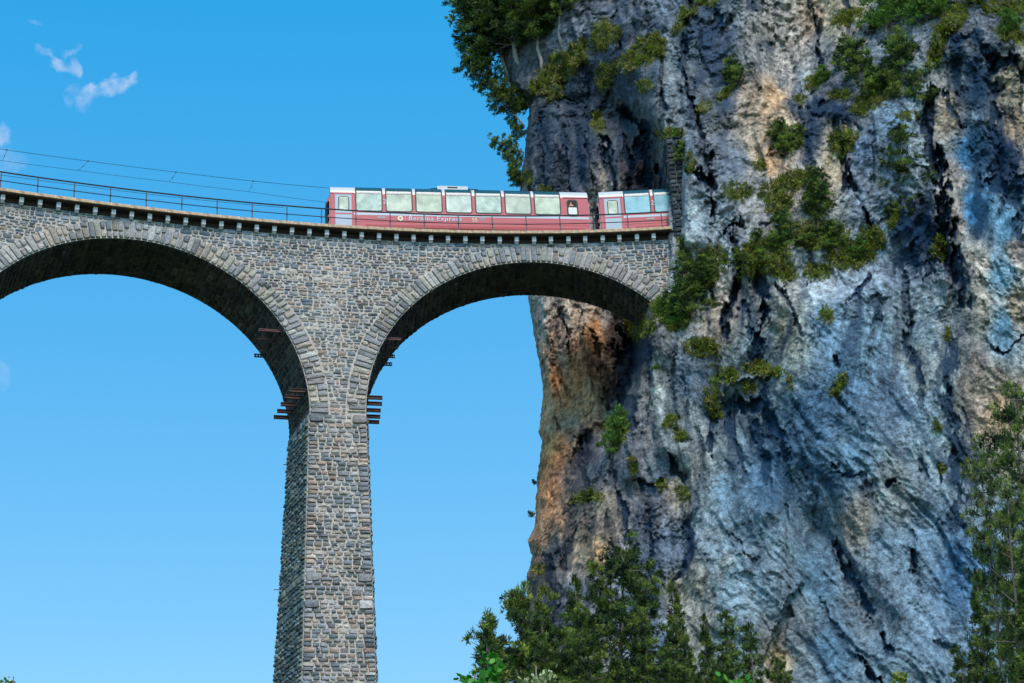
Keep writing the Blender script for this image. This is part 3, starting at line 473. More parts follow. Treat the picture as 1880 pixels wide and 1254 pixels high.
# ------------------------------------------------------------------ TERRAIN
def ground_h(x, y):
    rise = sstep(30, 88, y) * 21.5
    k = sstep(-9, 3, x)                                  # the gorge lies left, the scree under the cliff right
    h = -1.7 + rise * k - 3.3 * (1 - k) * sstep(40, 90, y)
    h = h + 10 * sstep(110, 260, y) * (1 - k) * .2
    return h + .35 * fbm(x / 9, y / 9, x * 0, 3)
gx = np.r_[np.linspace(-1500, -80, 16), np.linspace(-70, 70, 120), np.linspace(80, 1500, 16)]
gy = np.r_[np.linspace(-1500, -40, 12), np.linspace(-30, 140, 120), np.linspace(160, 3000, 16)]
GX, GY = np.meshgrid(gx, gy); GZ = ground_h(GX, GY)
gi = np.arange(GX.size).reshape(GX.shape)
M_ground = mat('meadow', (.07, .09, .035), .95, noise=(.6, .6, 1.4), bump=(8, .5, .1))
link('ground', mesh_np('ground', np.stack([GX, GY, GZ], -1).reshape(-1, 3), [np.stack([gi[:-1, :-1], gi[:-1, 1:], gi[1:, 1:], gi[1:, :-1]], -1).reshape(-1, 4)], M_ground, None, True), kind='structure')

# ------------------------------------------------------------------ VIADUCT
viaduct = empty('stone_viaduct', W3(-1.8, 1.8, -4.5), 'tall curved railway viaduct of grey rubble masonry with wide round arches', 'viaduct')
VO = np.array(viaduct.location)
M_mortar = mat('mortar', (.50, .42, .37), .95, noise=(3, .72, 1.2), bump=(14, .6, .03), spec=.1)
M_stone = mat('rubble_stone', attr='Col', rough=.88, noise=(7, .62, 1.42), bump=(16, .8, .03), spec=.2)
M_shadem = mat('shaded_mortar', (.07, .065, .06), .95)  # mortar of the arch underside, its shade put into the colour
M_soffit = mat('shaded_soffit_stone', attr='Col', rough=.9, noise=(4, .6, 1.4), bump=(12, .6, .03), spec=.15)  # underside stones, coloured from the shade-darkened palette
M_conc = mat('weathered_coping', (.56, .37, .24), .9, noise=(2.2, .45, 1.35), bump=(20, .4, .02))
M_corb = mat('corbel_stone', (.62, .60, .64), .85, noise=(6, .8, 1.15), bump=(20, .4, .02))
M_under = mat('shade_dark_slab', (.035, .02, .016), .95, noise=(3, .6, 1.3))  # near black: the shade under the cornice put into the colour
AL, AR = (-13.05, 44.43, 9.75), (9.45, 44.6, 9.65)      # centre s, centre z, radius of the two arches
RING = 1.08; ZT = 55.75; DEP = 3.7
BL, BR_ = (-13.28, 44.4, 9.42), (9.6, 44.5, 9.52)      # the same arches at the back, where the bend spreads the piers
def arc(A, off):
    B = BL if A[0] < 0 else BR_; k = np.asarray(off, float) / DEP
    return [A[i] + (B[i] - A[i]) * k for i in range(3)]
SEND = 17.75
# profile of the underside
a = np.linspace(math.pi, 0, 73); a2 = np.linspace(math.pi, math.acos((SEND - AR[0]) / AR[2]), 60)
def profile(off):
    L_, R_ = arc(AL, off), arc(AR, off); P_ = [(-26.2, 44.4)]
    P_ += [(L_[0] + L_[2] * math.cos(t), max(L_[1] + L_[2] * math.sin(t), 44.4)) for t in a]
    P_ += [(R_[0] - R_[2], 44.4)] + [(R_[0] + R_[2] * math.cos(t), max(R_[1] + R_[2] * math.sin(t), 44.4)) for t in a2]
    return np.array(P_)
prof = profile(0); profb = profile(DEP); s_p, z_p = prof[:, 0], prof[:, 1]; s_b, z_b = profb[:, 0], profb[:, 1]
mb = MB(); n = len(prof)
A = np.concatenate([W3(s_p, 0, z_p), W3(s_p, 0, ZT), W3(s_b, DEP, ZT), W3(s_b, DEP, z_b)])
i = np.arange(n - 1)
q = []
for u, w in ((0, 1), (2, 3), (3, 0)): q.append(np.stack([u * n + i, u * n + i + 1, w * n + i + 1, w * n + i], -1))
mb.add(A, np.concatenate(q)); mb.add(A[[0, n, 2 * n, 3 * n]], [[0, 1, 2, 3]]); mb.add(A[[n - 1, 2 * n - 1, 3 * n - 1, 4 * n - 1]], [[3, 2, 1, 0]])
me = mb.build('masonry_core', M_mortar); me.materials.append(M_shadem)
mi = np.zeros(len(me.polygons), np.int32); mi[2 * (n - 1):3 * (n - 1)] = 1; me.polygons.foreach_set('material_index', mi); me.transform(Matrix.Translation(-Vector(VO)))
link('masonry_core', me, viaduct)
def pier_sec(z, base=(-3.34, -.2)):
    d = 44.4 - z
    l0 = base[0] - .034 * d; r0 = base[1] + .012 * d
    lb = base[0] - .55 - .058 * d; rb = base[1] + .30 + .015 * d
    return l0, r0, lb, rb, -.012 * d                      # front left/right s, back left/right s, front batter
def pier(bs):
    mb = MB(); R = []
    for z in (44.42, 34, 20, -6):
        l, r, lb, rb, fo = pier_sec(z, bs); R.append([W3(l, fo, z), W3(r, fo, z), W3(rb, DEP, z), W3(lb, DEP, z)])
    V = np.array(R).reshape(-1, 3); F = []
    for k in range(3):
        for j in range(4): F.append([k * 4 + j, k * 4 + (j + 1) % 4, k * 4 + 4 + (j + 1) % 4, k * 4 + 4 + j])
    mb.add(V, F); me = mb.build('pier', M_mortar); me.transform(Matrix.Translation(-Vector(VO))); return me
link('pier', pier((-3.34, -.2)), viaduct)
link('pier', pier((-25.95, -22.78)), viaduct)

# --- stones
PAL = [lin(c) for c in [(158, 156, 160), (140, 140, 148), (126, 130, 140), (112, 120, 132), (152, 144, 142), (164, 154, 148), (146, 134, 128), (134, 128, 132), (108, 116, 126), (170, 164, 160), (158, 138, 130), (104, 108, 116)]]
PALV = [lin(c) for c in [(164, 158, 156), (152, 146, 146), (142, 140, 144), (168, 160, 150), (156, 144, 136), (130, 130, 134)]]
PALD = [c * .24 for c in PAL]  # darkened copy of the wall stones: shade of the arch undersides
def stone_geo(poly, height, nrm, jitter, cr):
    """poly: (k,3) world outline at the joint level; nrm outward; returns V,F3"""
    k = len(poly); c = poly.mean(0)
    ins = c + (poly - c) * (1 - np.minimum(.32, .055 / (np.linalg.norm(poly - c, axis=1) + 1e-6)))[:, None]
    ins = ins + nrm * (height + cr.normal(0, jitter, k))[:, None]
    ctr = c + nrm * (height + abs(cr.normal(0, jitter * 1.2)) + jitter * .5) + (poly[0] - c) * cr.uniform(-.2, .2)
    V = np.concatenate([poly - nrm * .03, ins, ctr[None]])
    F = []
    for i in range(k):
        j = (i + 1) % k
        F += [(i, j, k + j), (i, k + j, k + i), (k + i, k + j, 2 * k)]
    return V, F
STONES = {'voussoir': [], 'quoin': [], 'stone': [], 'soffit': [], 'side': []}
def outline(x0, x1, z0, z1, cr, g=.012):
    """eight-point irregular stone outline in its own plane"""
    w, h = x1 - x0, z1 - z0; c = min(w, h) * cr.uniform(.06, .24, 8)
    x0 += g; x1 -= g; z0 += g; z1 -= g
    j = cr.normal(0, .013, (8, 2))
    pts = np.array([(x0 + c[0], z0), (x1 - c[1], z0), (x1, z0 + c[2]), (x1, z1 - c[3]), (x1 - c[4], z1), (x0 + c[5], z1), (x0, z1 - c[6]), (x0, z0 + c[7])])
    return pts + j
def facade_stone(kind, x0, x1, z0, z1, off0, cr, hgt=(.03, .10), pal=PAL):
    o = outline(x0, x1, z0, z1, cr)
    off = off0(o[:, 1]) if callable(off0) else off0
    poly = W3(o[:, 0], off, o[:, 1]); sm = (x0 + x1) / 2
    nx = np.interp(sm, _s, _n[:, 0]); ny = np.interp(sm, _s, _n[:, 1])
    nrm = np.array([-nx, -ny, 0.])
    V, F = stone_geo(poly, cr.uniform(*hgt), nrm, .016, cr)
    STONES[kind].append((V, F, pal[cr.integers(len(pal))] * cr.uniform(.72, 1.2), (x1 - x0) * (z1 - z0)))
cr = np.random.default_rng(11)
def widths(L, lo, hi, cr):
    out = []; t = 0
    while t < L: w = cr.uniform(lo, hi) * (1.35 if cr.random() < .14 else 1); out.append(w); t += w
    if len(out) > 1 and (t - L) > out[-1] * .55: out.pop(); 
    return np.array(out) * (L / sum(out))
# spandrels: uneven courses between arch rings and cornice
z = 44.42; ro_L = AL[2] + RING + .02; ro_R = AR[2] + RING + .02
def ring_cut(z0, z1, A, ro):
    h = abs((z0 + z1) / 2 - A[1]) + .03
    return math.sqrt(ro * ro - h * h) if h < ro else None
ZTS = 55.44
while z < ZTS - .08:
    h = cr.uniform(.15, .30) if z > 45 else cr.uniform(.18, .30)
    if ZTS - (z + h) < .12: h = ZTS - z
    z1 = z + h
    cl = ring_cut(z, z1, AL, ro_L); crr = ring_cut(z, z1, AR, ro_R)
    iv = []
    lo = -22.8 if cl is not None else -26.2
    if cl is None and crr is None: iv = [(-23.5, SEND)]
    elif cl is None: iv = [(-23.5, AR[0] - crr), (AR[0] + crr, SEND)]
    elif crr is None: iv = [(-23.5, AL[0] - cl), (AL[0] + cl, SEND)]
    else: iv = [(-23.5, AL[0] - cl), (AL[0] + cl, AR[0] - crr), (AR[0] + crr, SEND)]
    for a0, a1 in iv:
        if a1 - a0 < .12: continue
        t = a0; ws = widths(a1 - a0, .2, .56, cr)
        skip = False
        for w in ws:
            zz0, zz1 = z, z1
            if h > .24 and cr.random() < .22 and w < .5:      # two thin stones instead of one
                m = z + h * cr.uniform(.4, .6)
                facade_stone('stone', t, t + w, z, m, 0, cr, (.02, .06)); facade_stone('stone', t, t + w, m, z1, 0, cr, (.02, .06))
            else: facade_stone('stone', t, t + w, zz0 + cr.normal(0, .012), zz1 + cr.normal(0, .012), 0, cr, (.02, .06))
            t += w
    z = z1
# pier front: quoins at both corners, coursed rubble between
z = 44.4
while z > 24:
    big = cr.random() < .045 or 44.0 < z <= 44.4 or 33.4 < z < 33.9
    h = cr.uniform(.2, .31) if not big else .5
    z0 = z - h; l, r, lb, rb, fo = pier_sec((z + z0) / 2)
    fof = lambda zz: -.012 * (44.4 - zz)
    wl, wr = cr.uniform(.38, .68), cr.uniform(.38, .68)
    if big: wl, wr = .8, .8
    facade_stone('quoin', l - .01, l + wl, z0, z, fof, cr, (.07, .15) if not big else (.14, .2)); facade_stone('quoin', r - wr, r + .01, z0, z, fof, cr, (.07, .15) if not big else (.14, .2))
    hs = [(z0, z)] if not big else [(z0, z0 + .25), (z0 + .25, z)]
    for (q0, q1) in hs:
        t = l + wl
        for w in widths(r - wr - t, .24, .56, cr):
            facade_stone('stone', t, t + w, q0, q1, fof, cr, (.04, .12)); t += w
    # stones of the left side face
    for side in (0, 1):
        pf = W3(l if side == 0 else r, fo, z0); pb = W3(lb if side == 0 else rb, DEP, z0)
        l2, r2, lb2, rb2, fo2 = pier_sec(z); uf = W3(l2 if side == 0 else r2, fo2, z); ub = W3(lb2 if side == 0 else rb2, DEP, z)
        nn = np.cross(pb - pf, uf - pf); nn /= np.linalg.norm(nn)
        if nn[0] * (-1 if side == 0 else 1) < 0: nn = -nn
        L = np.linalg.norm(pb - pf); t = 0
        for w in widths(L, .3, .62, cr):
            o = outline(t, t + w, 0, 1, cr, 0); o[:, 1] = np.clip(o[:, 1], 0, 1) * .86 + .07; uq = (o[:, 0] / L).clip(0, 1)[:, None]; vq = o[:, 1:2]
            uq = (uq - uq.mean()) * .93 + uq.mean()
            poly = (pf * (1 - uq) + pb * uq) * (1 - vq) + (uf * (1 - uq) + ub * uq) * vq
            V, F = stone_geo(poly, cr.uniform(.05, .13), nn, .015, cr)
            if side == 1: F = [f[::-1] for f in F]
            STONES['side'].append((V, F, PAL[cr.integers(len(PAL))] * np.array([.72, .95, 1.0]) * cr.uniform(.45, .9), w * h)); t += w  # darker teal factor paints the skylit shade of the pier sides
    z = z0
# second pier (beyond the left edge) gets the same treatment, thinner: one course list
# arch rings
def ring(A, t0, t1, first):
    c_s, c_z, R = A; t = t0
    while t < t1 - .01:
        dt = cr.uniform(.27, .40) / (R + .5); dt = min(dt, t1 - t)
        if t1 - (t + dt) < .012: dt = t1 - t
        thick = RING + (cr.uniform(-.05, .04)); splits = [(0, thick)]
        if cr.random() < .52: m = thick * cr.uniform(.36, .64); splits = [(0, m), (m, thick)]
        for (a, b) in splits:
            o = outline(0, dt * (R + .5), a, b, cr, .02)
            th = t + o[:, 0] / (R + .5); rr = R + o[:, 1]
            poly = W3(c_s + rr * np.cos(th), 0, c_z + rr * np.sin(th))
            if first is None: pass
            sm = c_s + R * math.cos(t); nx = np.interp(sm, _s, _n[:, 0]); ny = np.interp(sm, _s, _n[:, 1])
            V, F = stone_geo(poly, cr.uniform(.07, .13), np.array([-nx, -ny, 0.]), .016, cr)
            F = [f[::-1] for f in F]
            STONES['voussoir'].append((V, F, PALV[cr.integers(len(PALV))] * cr.uniform(.75, 1.12), 9))
        t += dt
ring(AL, 0.0, math.radians(150), 1)
ring(AR, math.acos((SEND + .15 - AR[0]) / (AR[2] + .6)), math.pi, 1)
# soffit and inner faces
for A, t0, t1 in ((AL, 0, math.radians(150)), (AR, math.acos((SEND - AR[0]) / AR[2]), math.pi)):
    c_s, c_z, R = A; t = t0
    while t < t1 - .01:
        dt = min(cr.uniform(.26, .4) / R, t1 - t); d0 = 0; c_s, c_z, R = A
        for w in widths(DEP, .35, .8, cr):
            o = outline(0, dt * R, d0, d0 + w, cr, .018); th = t + o[:, 0] / R
            q_s, q_z, q_r = arc(A, o[:, 1]); poly = W3(q_s + q_r * np.cos(th), o[:, 1], q_z + q_r * np.sin(th)); tm = t + dt / 2
            nn = W3(c_s + (R - 1) * math.cos(tm), d0, c_z + (R - 1) * math.sin(tm)) - W3(c_s + R * math.cos(tm), d0, c_z + R * math.sin(tm)); nn /= np.linalg.norm(nn)
            V, F = stone_geo(poly, cr.uniform(.02, .06), nn, .01, cr); 
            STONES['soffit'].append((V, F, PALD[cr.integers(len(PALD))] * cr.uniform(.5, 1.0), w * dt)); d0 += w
        t += dt
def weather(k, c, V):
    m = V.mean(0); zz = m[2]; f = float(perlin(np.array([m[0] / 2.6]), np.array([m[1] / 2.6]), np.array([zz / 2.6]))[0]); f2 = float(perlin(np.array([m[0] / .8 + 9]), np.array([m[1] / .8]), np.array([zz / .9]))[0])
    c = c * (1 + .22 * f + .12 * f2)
    if zz > 54.3: t = min(1, (zz - 54.3) / .8); c = c * (np.array([.72, .84, .92]) * t + (1 - t))         # darker, bluer band below the cornice
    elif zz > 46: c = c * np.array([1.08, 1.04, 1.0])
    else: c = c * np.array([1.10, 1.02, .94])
    c = c * (1 + .16 * float(perlin(np.array([m[0] / .9 + 31]), np.array([m[1] / .9]), np.array([zz / 5.]))[0]))
    return np.clip(c, 0, .8)
def emit(lst, name, m, single, parent, org, stuffname):
    """the first `single` (largest) as objects, the rest joined"""
    lst = sorted([(V, F, weather(name, c, V), a) for V, F, c, a in lst], key=lambda q: -q[3])
    for V, F, c, a in lst[:single]:
        ctr = V.mean(0)
        me = mesh_np(name, V - ctr, [np.array(F)], m, np.broadcast_to(c, V.shape))
        link(name, me, parent, loc=ctr - org)
    rest = lst[single:]
    if rest:
        n0 = 0; VV = []; FF = []; CC = []
        for V, F, c, a in rest:
            VV.append(V); FF.append(np.array(F) + n0); CC.append(np.broadcast_to(c, V.shape)); n0 += len(V)
        link(stuffname, mesh_np(stuffname, np.concatenate(VV) - org, [np.concatenate(FF)], m, np.concatenate(CC)), parent, kind='stuff')
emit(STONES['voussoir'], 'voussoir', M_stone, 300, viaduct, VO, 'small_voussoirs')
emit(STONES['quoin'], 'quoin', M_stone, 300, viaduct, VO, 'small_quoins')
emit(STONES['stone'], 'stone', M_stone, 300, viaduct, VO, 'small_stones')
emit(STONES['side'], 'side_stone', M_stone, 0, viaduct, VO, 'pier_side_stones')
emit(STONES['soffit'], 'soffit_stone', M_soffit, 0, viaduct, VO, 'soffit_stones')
# --- corbels, coping slabs, deck
def _shade_band():
    bent('shade_band', -26.2, SEND, -.035, .2, 55.45, 55.75, M_under, 60)  # added dark strip: paints the shade under the cornice onto the wall
def bent(name, s0, s1, o0, o1, z0, z1, m, k=1, parent=viaduct, bev=0):
    ss = np.linspace(s0, s1, k + 1); mb = MB(); org = W3((s0 + s1) / 2, (o0 + o1) / 2, (z0 + z1) / 2)
    V = np.concatenate([W3(ss, o0, z0), W3(ss, o1, z0), W3(ss, o1, z1), W3(ss, o0, z1)]) - org; n = k + 1; F = []
    for i in range(k):
        for u in range(4):
            w = (u + 1) % 4; F.append((w * n + i, u * n + i, u * n + i + 1, w * n + i + 1))
    F += [(0, n, 2 * n, 3 * n), (3 * n + k, 2 * n + k, n + k, k)]
    mb.add(V, F); return link(name, mb.build(name, m), parent, loc=org - (VO if parent is viaduct else np.array(parent.location) if parent is not None else 0))
_shade_band()
cor_me = None
for k in range(-21, 20):
    s = k * 1.0 - 1.27 + .02 * math.sin(k * 3.1)
    if k < 0: s = -1.27 + k * 1.0
    if s > 17.7 or s < -23: continue
    org = W3(s, 0, 55.6)
    if cor_me is None:
        mb = MB(); hw = .115
        mb.hexa([(-hw, -.30, -.15), (hw, -.30, -.15), (hw, .15, -.15), (-hw, .15, -.15), (-hw, -.32, .17), (hw, -.32, .17), (hw, .15, .17), (-hw, .15, .17)])
        mb.hexa([(-hw + .01, -.15, -.25), (hw - .01, -.15, -.25), (hw - .01, .15, -.25), (-hw + .01, .15, -.25), (-hw + .01, -.24, -.152), (hw - .01, -.24, -.152), (hw - .01, .15, -.152), (-hw + .01, .15, -.152)])
        cor_me = mb.build('corbel', M_corb)
    o = link('corbel', cor_me, viaduct, loc=org - VO)
    ny = np.interp(s, _s, _n[:, 1]); nx = np.interp(s, _s, _n[:, 0]); o.rotation_euler.z = -math.atan2(nx, ny)
ss = -23.5
while ss < SEND - .2:
    w = cr.uniform(.98, 1.04); e = min(ss + w, SEND + .05)
    bent('coping_slab', ss + .008, e - .008, -.57 - cr.uniform(0, .015), .25, 55.83, 56.0 + cr.uniform(-.006, .008), M_conc, 2); ss = e
bent('deck_slab', -26.2, SEND + 3, -.45, DEP + .5, 55.752, 55.826, M_under, 50)
bent('back_parapet', -26.2, SEND, 3.95, DEP + .62, 55.83, 56.0, M_conc, 50)
M_ball = mat('ballast', (.2, .18, .16), .95, noise=(9, .5, 1.4), bump=(25, 1, .05))
bent('ballast', -26.2, SEND + 10, .25, 3.94, 55.83, 55.90, M_ball, 60)
TC = 1.85
M_rail = mat('rail_steel', (.16, .11, .08), .5, .7)
M_tie = mat('steel_sleeper', (.12, .08, .06), .8)
track = empty('railway_track', W3(-5, TC, 55.9), 'metre gauge railway track on ballast laid along the top of the viaduct', 'railway track')
for o_ in (-.5, .5): bent('rail', -26, SEND + 14, TC + o_ - .03, TC + o_ + .03, 55.96, 56.06, M_rail, 60, track)
mbs = None
for k in range(64):
    s = -25.5 + k * .68; org = W3(s, TC, 55.93)
    if mbs is None: mbs = MB().box(-.11, .11, -.9, .9, -.03, .03).build('sleeper', M_tie)
    o = link('sleeper', mbs, track, loc=org - np.array(track.location)); o.rotation_euler.z = -math.atan2(np.interp(s, _s, _n[:, 0]), np.interp(s, _s, _n[:, 1]))
# --- steel beam stubs left in the masonry
M_rust = mat('rusty_steel', (.10, .045, .035), .75, .3, noise=(6, .5, 1.8), bump=(30, .4, .01))
M_rustp = mat('red_primer_steel', (.22, .09, .09), .7, .2, noise=(6, .6, 1.4))
def ibeam(L, h=.2, w=.12, holes=False):
    mb = MB(); mb.box(0, L, -w / 2, w / 2, h / 2 - .025, h / 2); mb.box(0, L, -w / 2, w / 2, -h / 2, -h / 2 + .025)
    if not holes: mb.box(0, L, -.012, .012, -h / 2 + .026, h / 2 - .026)
    else:
        st = .16; k = int(L / st)
        mb.box(0, L, -.012, .012, h / 2 - .06, h / 2 - .026); mb.box(0, L, -.012, .012, -h / 2 + .026, -h / 2 + .06)
        for i in range(k + 1): x0 = i * st; mb.box(x0, min(x0 + st * .62, L), -.012, .012, -h / 2 + .061, h / 2 - .061)
    return mb
def beam(L, kind, s, o_, z, left, **k):
    me = ibeam(L, *{'r': (.19, .16), 'p': (.12, .12), 'h': (.2, .1, True), 'l': (.15, .12)}[kind]).build('steel_beam', M_rustp if kind == 'p' else M_rust)
    p = W3(s, o_, z); ob = link('steel_beam', me, viaduct, loc=p - VO, **k)
    a = -math.atan2(np.interp(s, _s, _n[:, 0]), np.interp(s, _s, _n[:, 1])); ob.rotation_euler.z = a + (math.pi if left else 0)
for j, o_ in enumerate((.3, 1.1, 2.0, 2.85, 3.6)):
    beam((1.45, 1.62, 1.72, 1.8, 1.9)[j], 'r', -2.9, o_, 45.88 - .04 * j, True); beam((1.45, 1.55, 1.62, 1.72, 1.78)[j], 'r', -.68, o_, 45.68, False)
for j, o_ in enumerate((.35, 1.4, 2.55, 3.6)):
    beam((1.9, 1.8, 1.72, 1.72)[j], 'pllh'[j], -4.15, o_, 49.47, True, **({'label': 'topmost beam stub in faded red primer'} if j == 0 else {})); beam(1.8, 'plhh'[j], .1, o_, 49.35, False)
# iron pegs on the pier's far edge
for pz, L in ((42.9, .2), (35.6, .28)):
    l, r, lb, rb, fo = pier_sec(pz); mb = MB().tube([(0, 0, 0), (-L - .1, 0, 0)], .025, 5)
    link('iron_peg', mb.build('iron_peg', M_rust), viaduct, loc=W3(lb + .05, DEP - .05, pz) - VO)

# --- railing
M_iron = mat('dark_painted_iron', (.035, .04, .05), .55, .4)
railing = empty('deck_railing', W3(-2.6, -.5, 56), 'dark iron railing with two horizontal bars along the near edge of the viaduct deck', 'railing')
RO = np.array(railing.location)
post_me = MB().box(-.028, .028, -.028, .028, 0, 1.0).box(-.05, .05, -.05, .05, 0, .02).box(-.04, .04, -.04, .04, .42, .5).build('post', M_iron)
for k in range(-10, 11):
    s = -.62 + 1.985 * k
    if s > 17.4: continue
    o = link('post', post_me, railing, loc=W3(s, -.50, 56.0) - RO); o.rotation_euler.z = -math.atan2(np.interp(s, _s, _n[:, 0]), np.interp(s, _s, _n[:, 1]))
for zz, rr in ((57.02, .042), (56.46, .026)):
    sp = np.linspace(-25, 17.7, 90); mb = MB().tube(W3(sp, -.50 if rr > .03 else -.535, zz) - RO, rr, 6)
    link('rail_bar', mb.build('rail_bar', M_iron), railing)
# --- wires
M_wire = mat('overhead_wire', (.03, .035, .045), .5, .6)
cat = empty('catenary', W3(-10, TC, 60), 'pair of thin overhead contact wires with short droppers above the track', 'overhead line')
CO_ = np.array(cat.location)
sp = np.linspace(-26, 17.9, 60); zm = np.interp(sp, [-26, -20.16, -15.65, -10.7, -6.3, 0, 18], [60.08, 59.98, 60.02, 60.02, 59.95, 59.87, 59.87])
link('messenger_wire', MB().tube(W3(sp, TC + .15, zm) - CO_, .014, 5).build('messenger_wire', M_wire), cat)
zc_ = np.interp(sp, [-26, -20.16, -10.7, -3, 0, 18], [59.3, 59.25, 59.2, 59.15, 59.5, 59.6])
CWO = TC - .35
def wire_at(px, py, off):                   # station and height of the wire where it is seen
    d = ray(px, py); ratio = d[0] / d[1]; G = _F + _n * off; r = G[:, 0] / G[:, 1]; i = np.interp(ratio, r, np.arange(len(r)))
    yy = np.interp(i, np.arange(len(r)), G[:, 1]); return np.interp(i, np.arange(len(r)), _s), yy / d[1] * d[2]
cw = np.array([wire_at(px, py, CWO) for px, py in [(-60, 287), (4, 295), (143, 313), (311, 334), (457, 352), (595, 371), (640, 377)]])
spc = np.linspace(cw[0, 0], cw[-1, 0], 40); link('contact_wire', MB().tube(W3(spc, CWO, np.interp(spc, cw[:, 0], cw[:, 1])) - CO_, .011, 5).build('contact_wire', M_wire), cat)
for a, b in (((13, 271), (4, 295)), ((162, 293), (143, 313)), ((323, 313), (311, 334)), ((465, 328), (457, 352))):
    s1, z1 = wire_at(*a, TC + .15); s2, z2 = wire_at(*b, CWO); p1 = W3(s1, TC + .15, np.interp(s1, sp, zm)); p2 = W3(s2, CWO, z2)
    mid = (p1 + p2) / 2 + np.array([.0, 0, -.05])
    mb = MB().tube(np.array([p1, mid, p2]) - CO_, .012, 4).tube(np.array([p1 + (-.05, 0, 0), p1 + (.05, 0, 0)]) - CO_, .035, 5).tube(np.array([mid + (0, 0, .04), mid - (0, 0, .04)]) - CO_, .025, 5)
    link('dropper', mb.build('dropper', M_wire), cat)
hc = np.array([wire_at(px, py, 4.1) for px, py in [(-60, 313), (0, 321), (150, 341), (340, 364), (460, 376), (520, 381)]])
spc = np.linspace(hc[0, 0], hc[-1, 0], 40)
fr = empty('far_handrail', W3(-10, 4.1, 56), 'thin handrail along the far edge of the deck seen just under the near top bar', 'railing')
FO_ = np.array(fr.location)
link('rail_bar', MB().tube(W3(spc, 4.1, np.interp(spc, hc[:, 0], hc[:, 1])) - FO_, .014, 5).build('rail_bar', M_iron), fr)

# ------------------------------------------------------------------ TUNNEL PORTAL
PS = 17.95
portal = empty('tunnel_portal', W3(PS, 1, 55), 'dark masonry tunnel portal pier standing where the train enters the cliff', 'tunnel portal')
PO = np.array(portal.location)
def portal_box(name, s0, s1, o0, o1, z0, z1, m, k=1): return bent(name, s0, s1, o0, o1, z0, z1, m, k, portal)
M_pm = mat('dark_mortar', (.09, .095, .10), .95, noise=(3, .6, 1.3))
portal_box('jamb', PS + .02, PS + .86, -.50, .10, 53.4, 62.0, M_pm)
portal_box('far_jamb', PS, PS + .8, 4.25, 5.4, 55, 62, M_pm)
# head wall with arched mouth, a strip mesh across the track
mb = MB(); oo = np.linspace(.10, 4.25, 25); oc, orad = 2.17, 2.07
zb = 58.2 + np.sqrt(np.clip(orad ** 2 - (oo - oc) ** 2, 0, None)) * .98
A0 = W3(PS, oo, zb); A1 = W3(PS, oo, 62.2); B0 = W3(PS + 5, oo, zb); n = len(oo)
i = np.arange(n - 1); mb.add(np.concatenate([A0, A1, B0]) - PO, np.concatenate([np.stack([i, i + 1, n + i + 1, n + i], -1), np.stack([2 * n + i, 2 * n + i + 1, i + 1, i], -1)]))
link('head_wall', mb.build('head_wall', M_pm), portal)
M_dark = mat('tunnel_lining', (.05, .045, .045), .95)
mb = MB()
for off_ in (.10, 4.25):
    mb.add(np.array([W3(PS, off_, 55.5), W3(PS + 18, off_, 55.5), W3(PS + 18, off_, 61), W3(PS, off_, 61)]) - PO, [[0, 1, 2, 3]])
mb.add(np.array([W3(PS, .1, 60.6), W3(PS + 18, .1, 60.6), W3(PS + 18, 4.25, 60.6), W3(PS, 4.25, 60.6)]) - PO, [[0, 1, 2, 3]])
mb.add(np.array([W3(PS + 18, .1, 55), W3(PS + 18, 4.25, 55), W3(PS + 18, 4.25, 61), W3(PS + 18, .1, 61)]) - PO, [[0, 1, 2, 3]])
link('tunnel_lining', mb.build('tunnel_lining', M_dark), portal)
plist = []
z = 53.5
PALP = [c * .30 * np.array([.9, 1, 1.08]) for c in PAL]
while z < 61.9:
    h = cr.uniform(.22, .38); z1 = min(z + h, 62)
    STONES['p'] = []
    t = PS + .0
    for w in widths(.88, .3, .6, cr):
        facade_stone('p', t, t + w, z, z1, -.50, cr, (.05, .16), PALP); t += w
    plist += [(V, F, c, 9) for V, F, c, a in STONES['p']]
    # return face looking up the track
    d0 = -.5
    lim = .12 if z < 60.3 else 4.2
    for w in widths(lim - d0, .3, .6, cr):
        o = outline(d0, d0 + w, z, z1, cr); poly = W3(PS + .02 if d0 < .1 else PS, o[:, 0], o[:, 1]); p_ = W3(PS - 1, d0, 0) - W3(PS, d0, 0)
        V, F = stone_geo(poly, cr.uniform(.03, .1), p_ / np.linalg.norm(p_), .015, cr); plist.append((V, F, PALP[cr.integers(12)] * cr.uniform(.6, 1.1), 1)); d0 += w
    z = z1
emit(plist, 'stone', M_stone, 300, portal, PO, 'small_stones')

# ------------------------------------------------------------------ TRAIN
M_red = mat('red_coach_paint', (.50, .075, .085), .30, noise=(1.2, .93, 1.05)); 
M_redd = mat('dark_red_skirt', (.32, .004, .01), .4)
M_white = mat('pale_grey_roof_paint', (.50, .50, .52), .4, noise=(1.5, .93, 1.04))
M_roof = mat('roof_grey', (.35, .35, .36), .6)
M_grey = mat('blue_grey_door_paint', (.36, .42, .50), .35)
M_strip = mat('pale_grey_stripe', (.46, .50, .58), .35)
M_blk = mat('black_rubber', (.012, .013, .016), .6)
M_glass = mat('reflection_toned_glass', (.66, .64, .46), .08, noise=(1.6, .62, 1.25), spec=.7)  # pale base colour stands in for bright clouds mirrored in the panes
M_glasses = [M_glass] + [mat('reflection_toned_glass', c, .08, noise=(n_, .6, 1.25), spec=.7) for c, n_ in (((.70, .66, .50), 1.1), ((.60, .62, .50), 2.1), ((.72, .70, .58), 1.4))]
M_glassb = mat('blue_reflection_glass', (.36, .55, .60), .08, noise=(1.3, .65, 1.25), spec=.7)  # same painted reflection in a bluer tone for the second coach
M_top = mat('dark_roof_glass', (.02, .075, .10), .12, spec=.25)  # teal of the mirrored high sky put into the base colour
M_let = mat('white_lettering', (.50, .52, .62), .5)
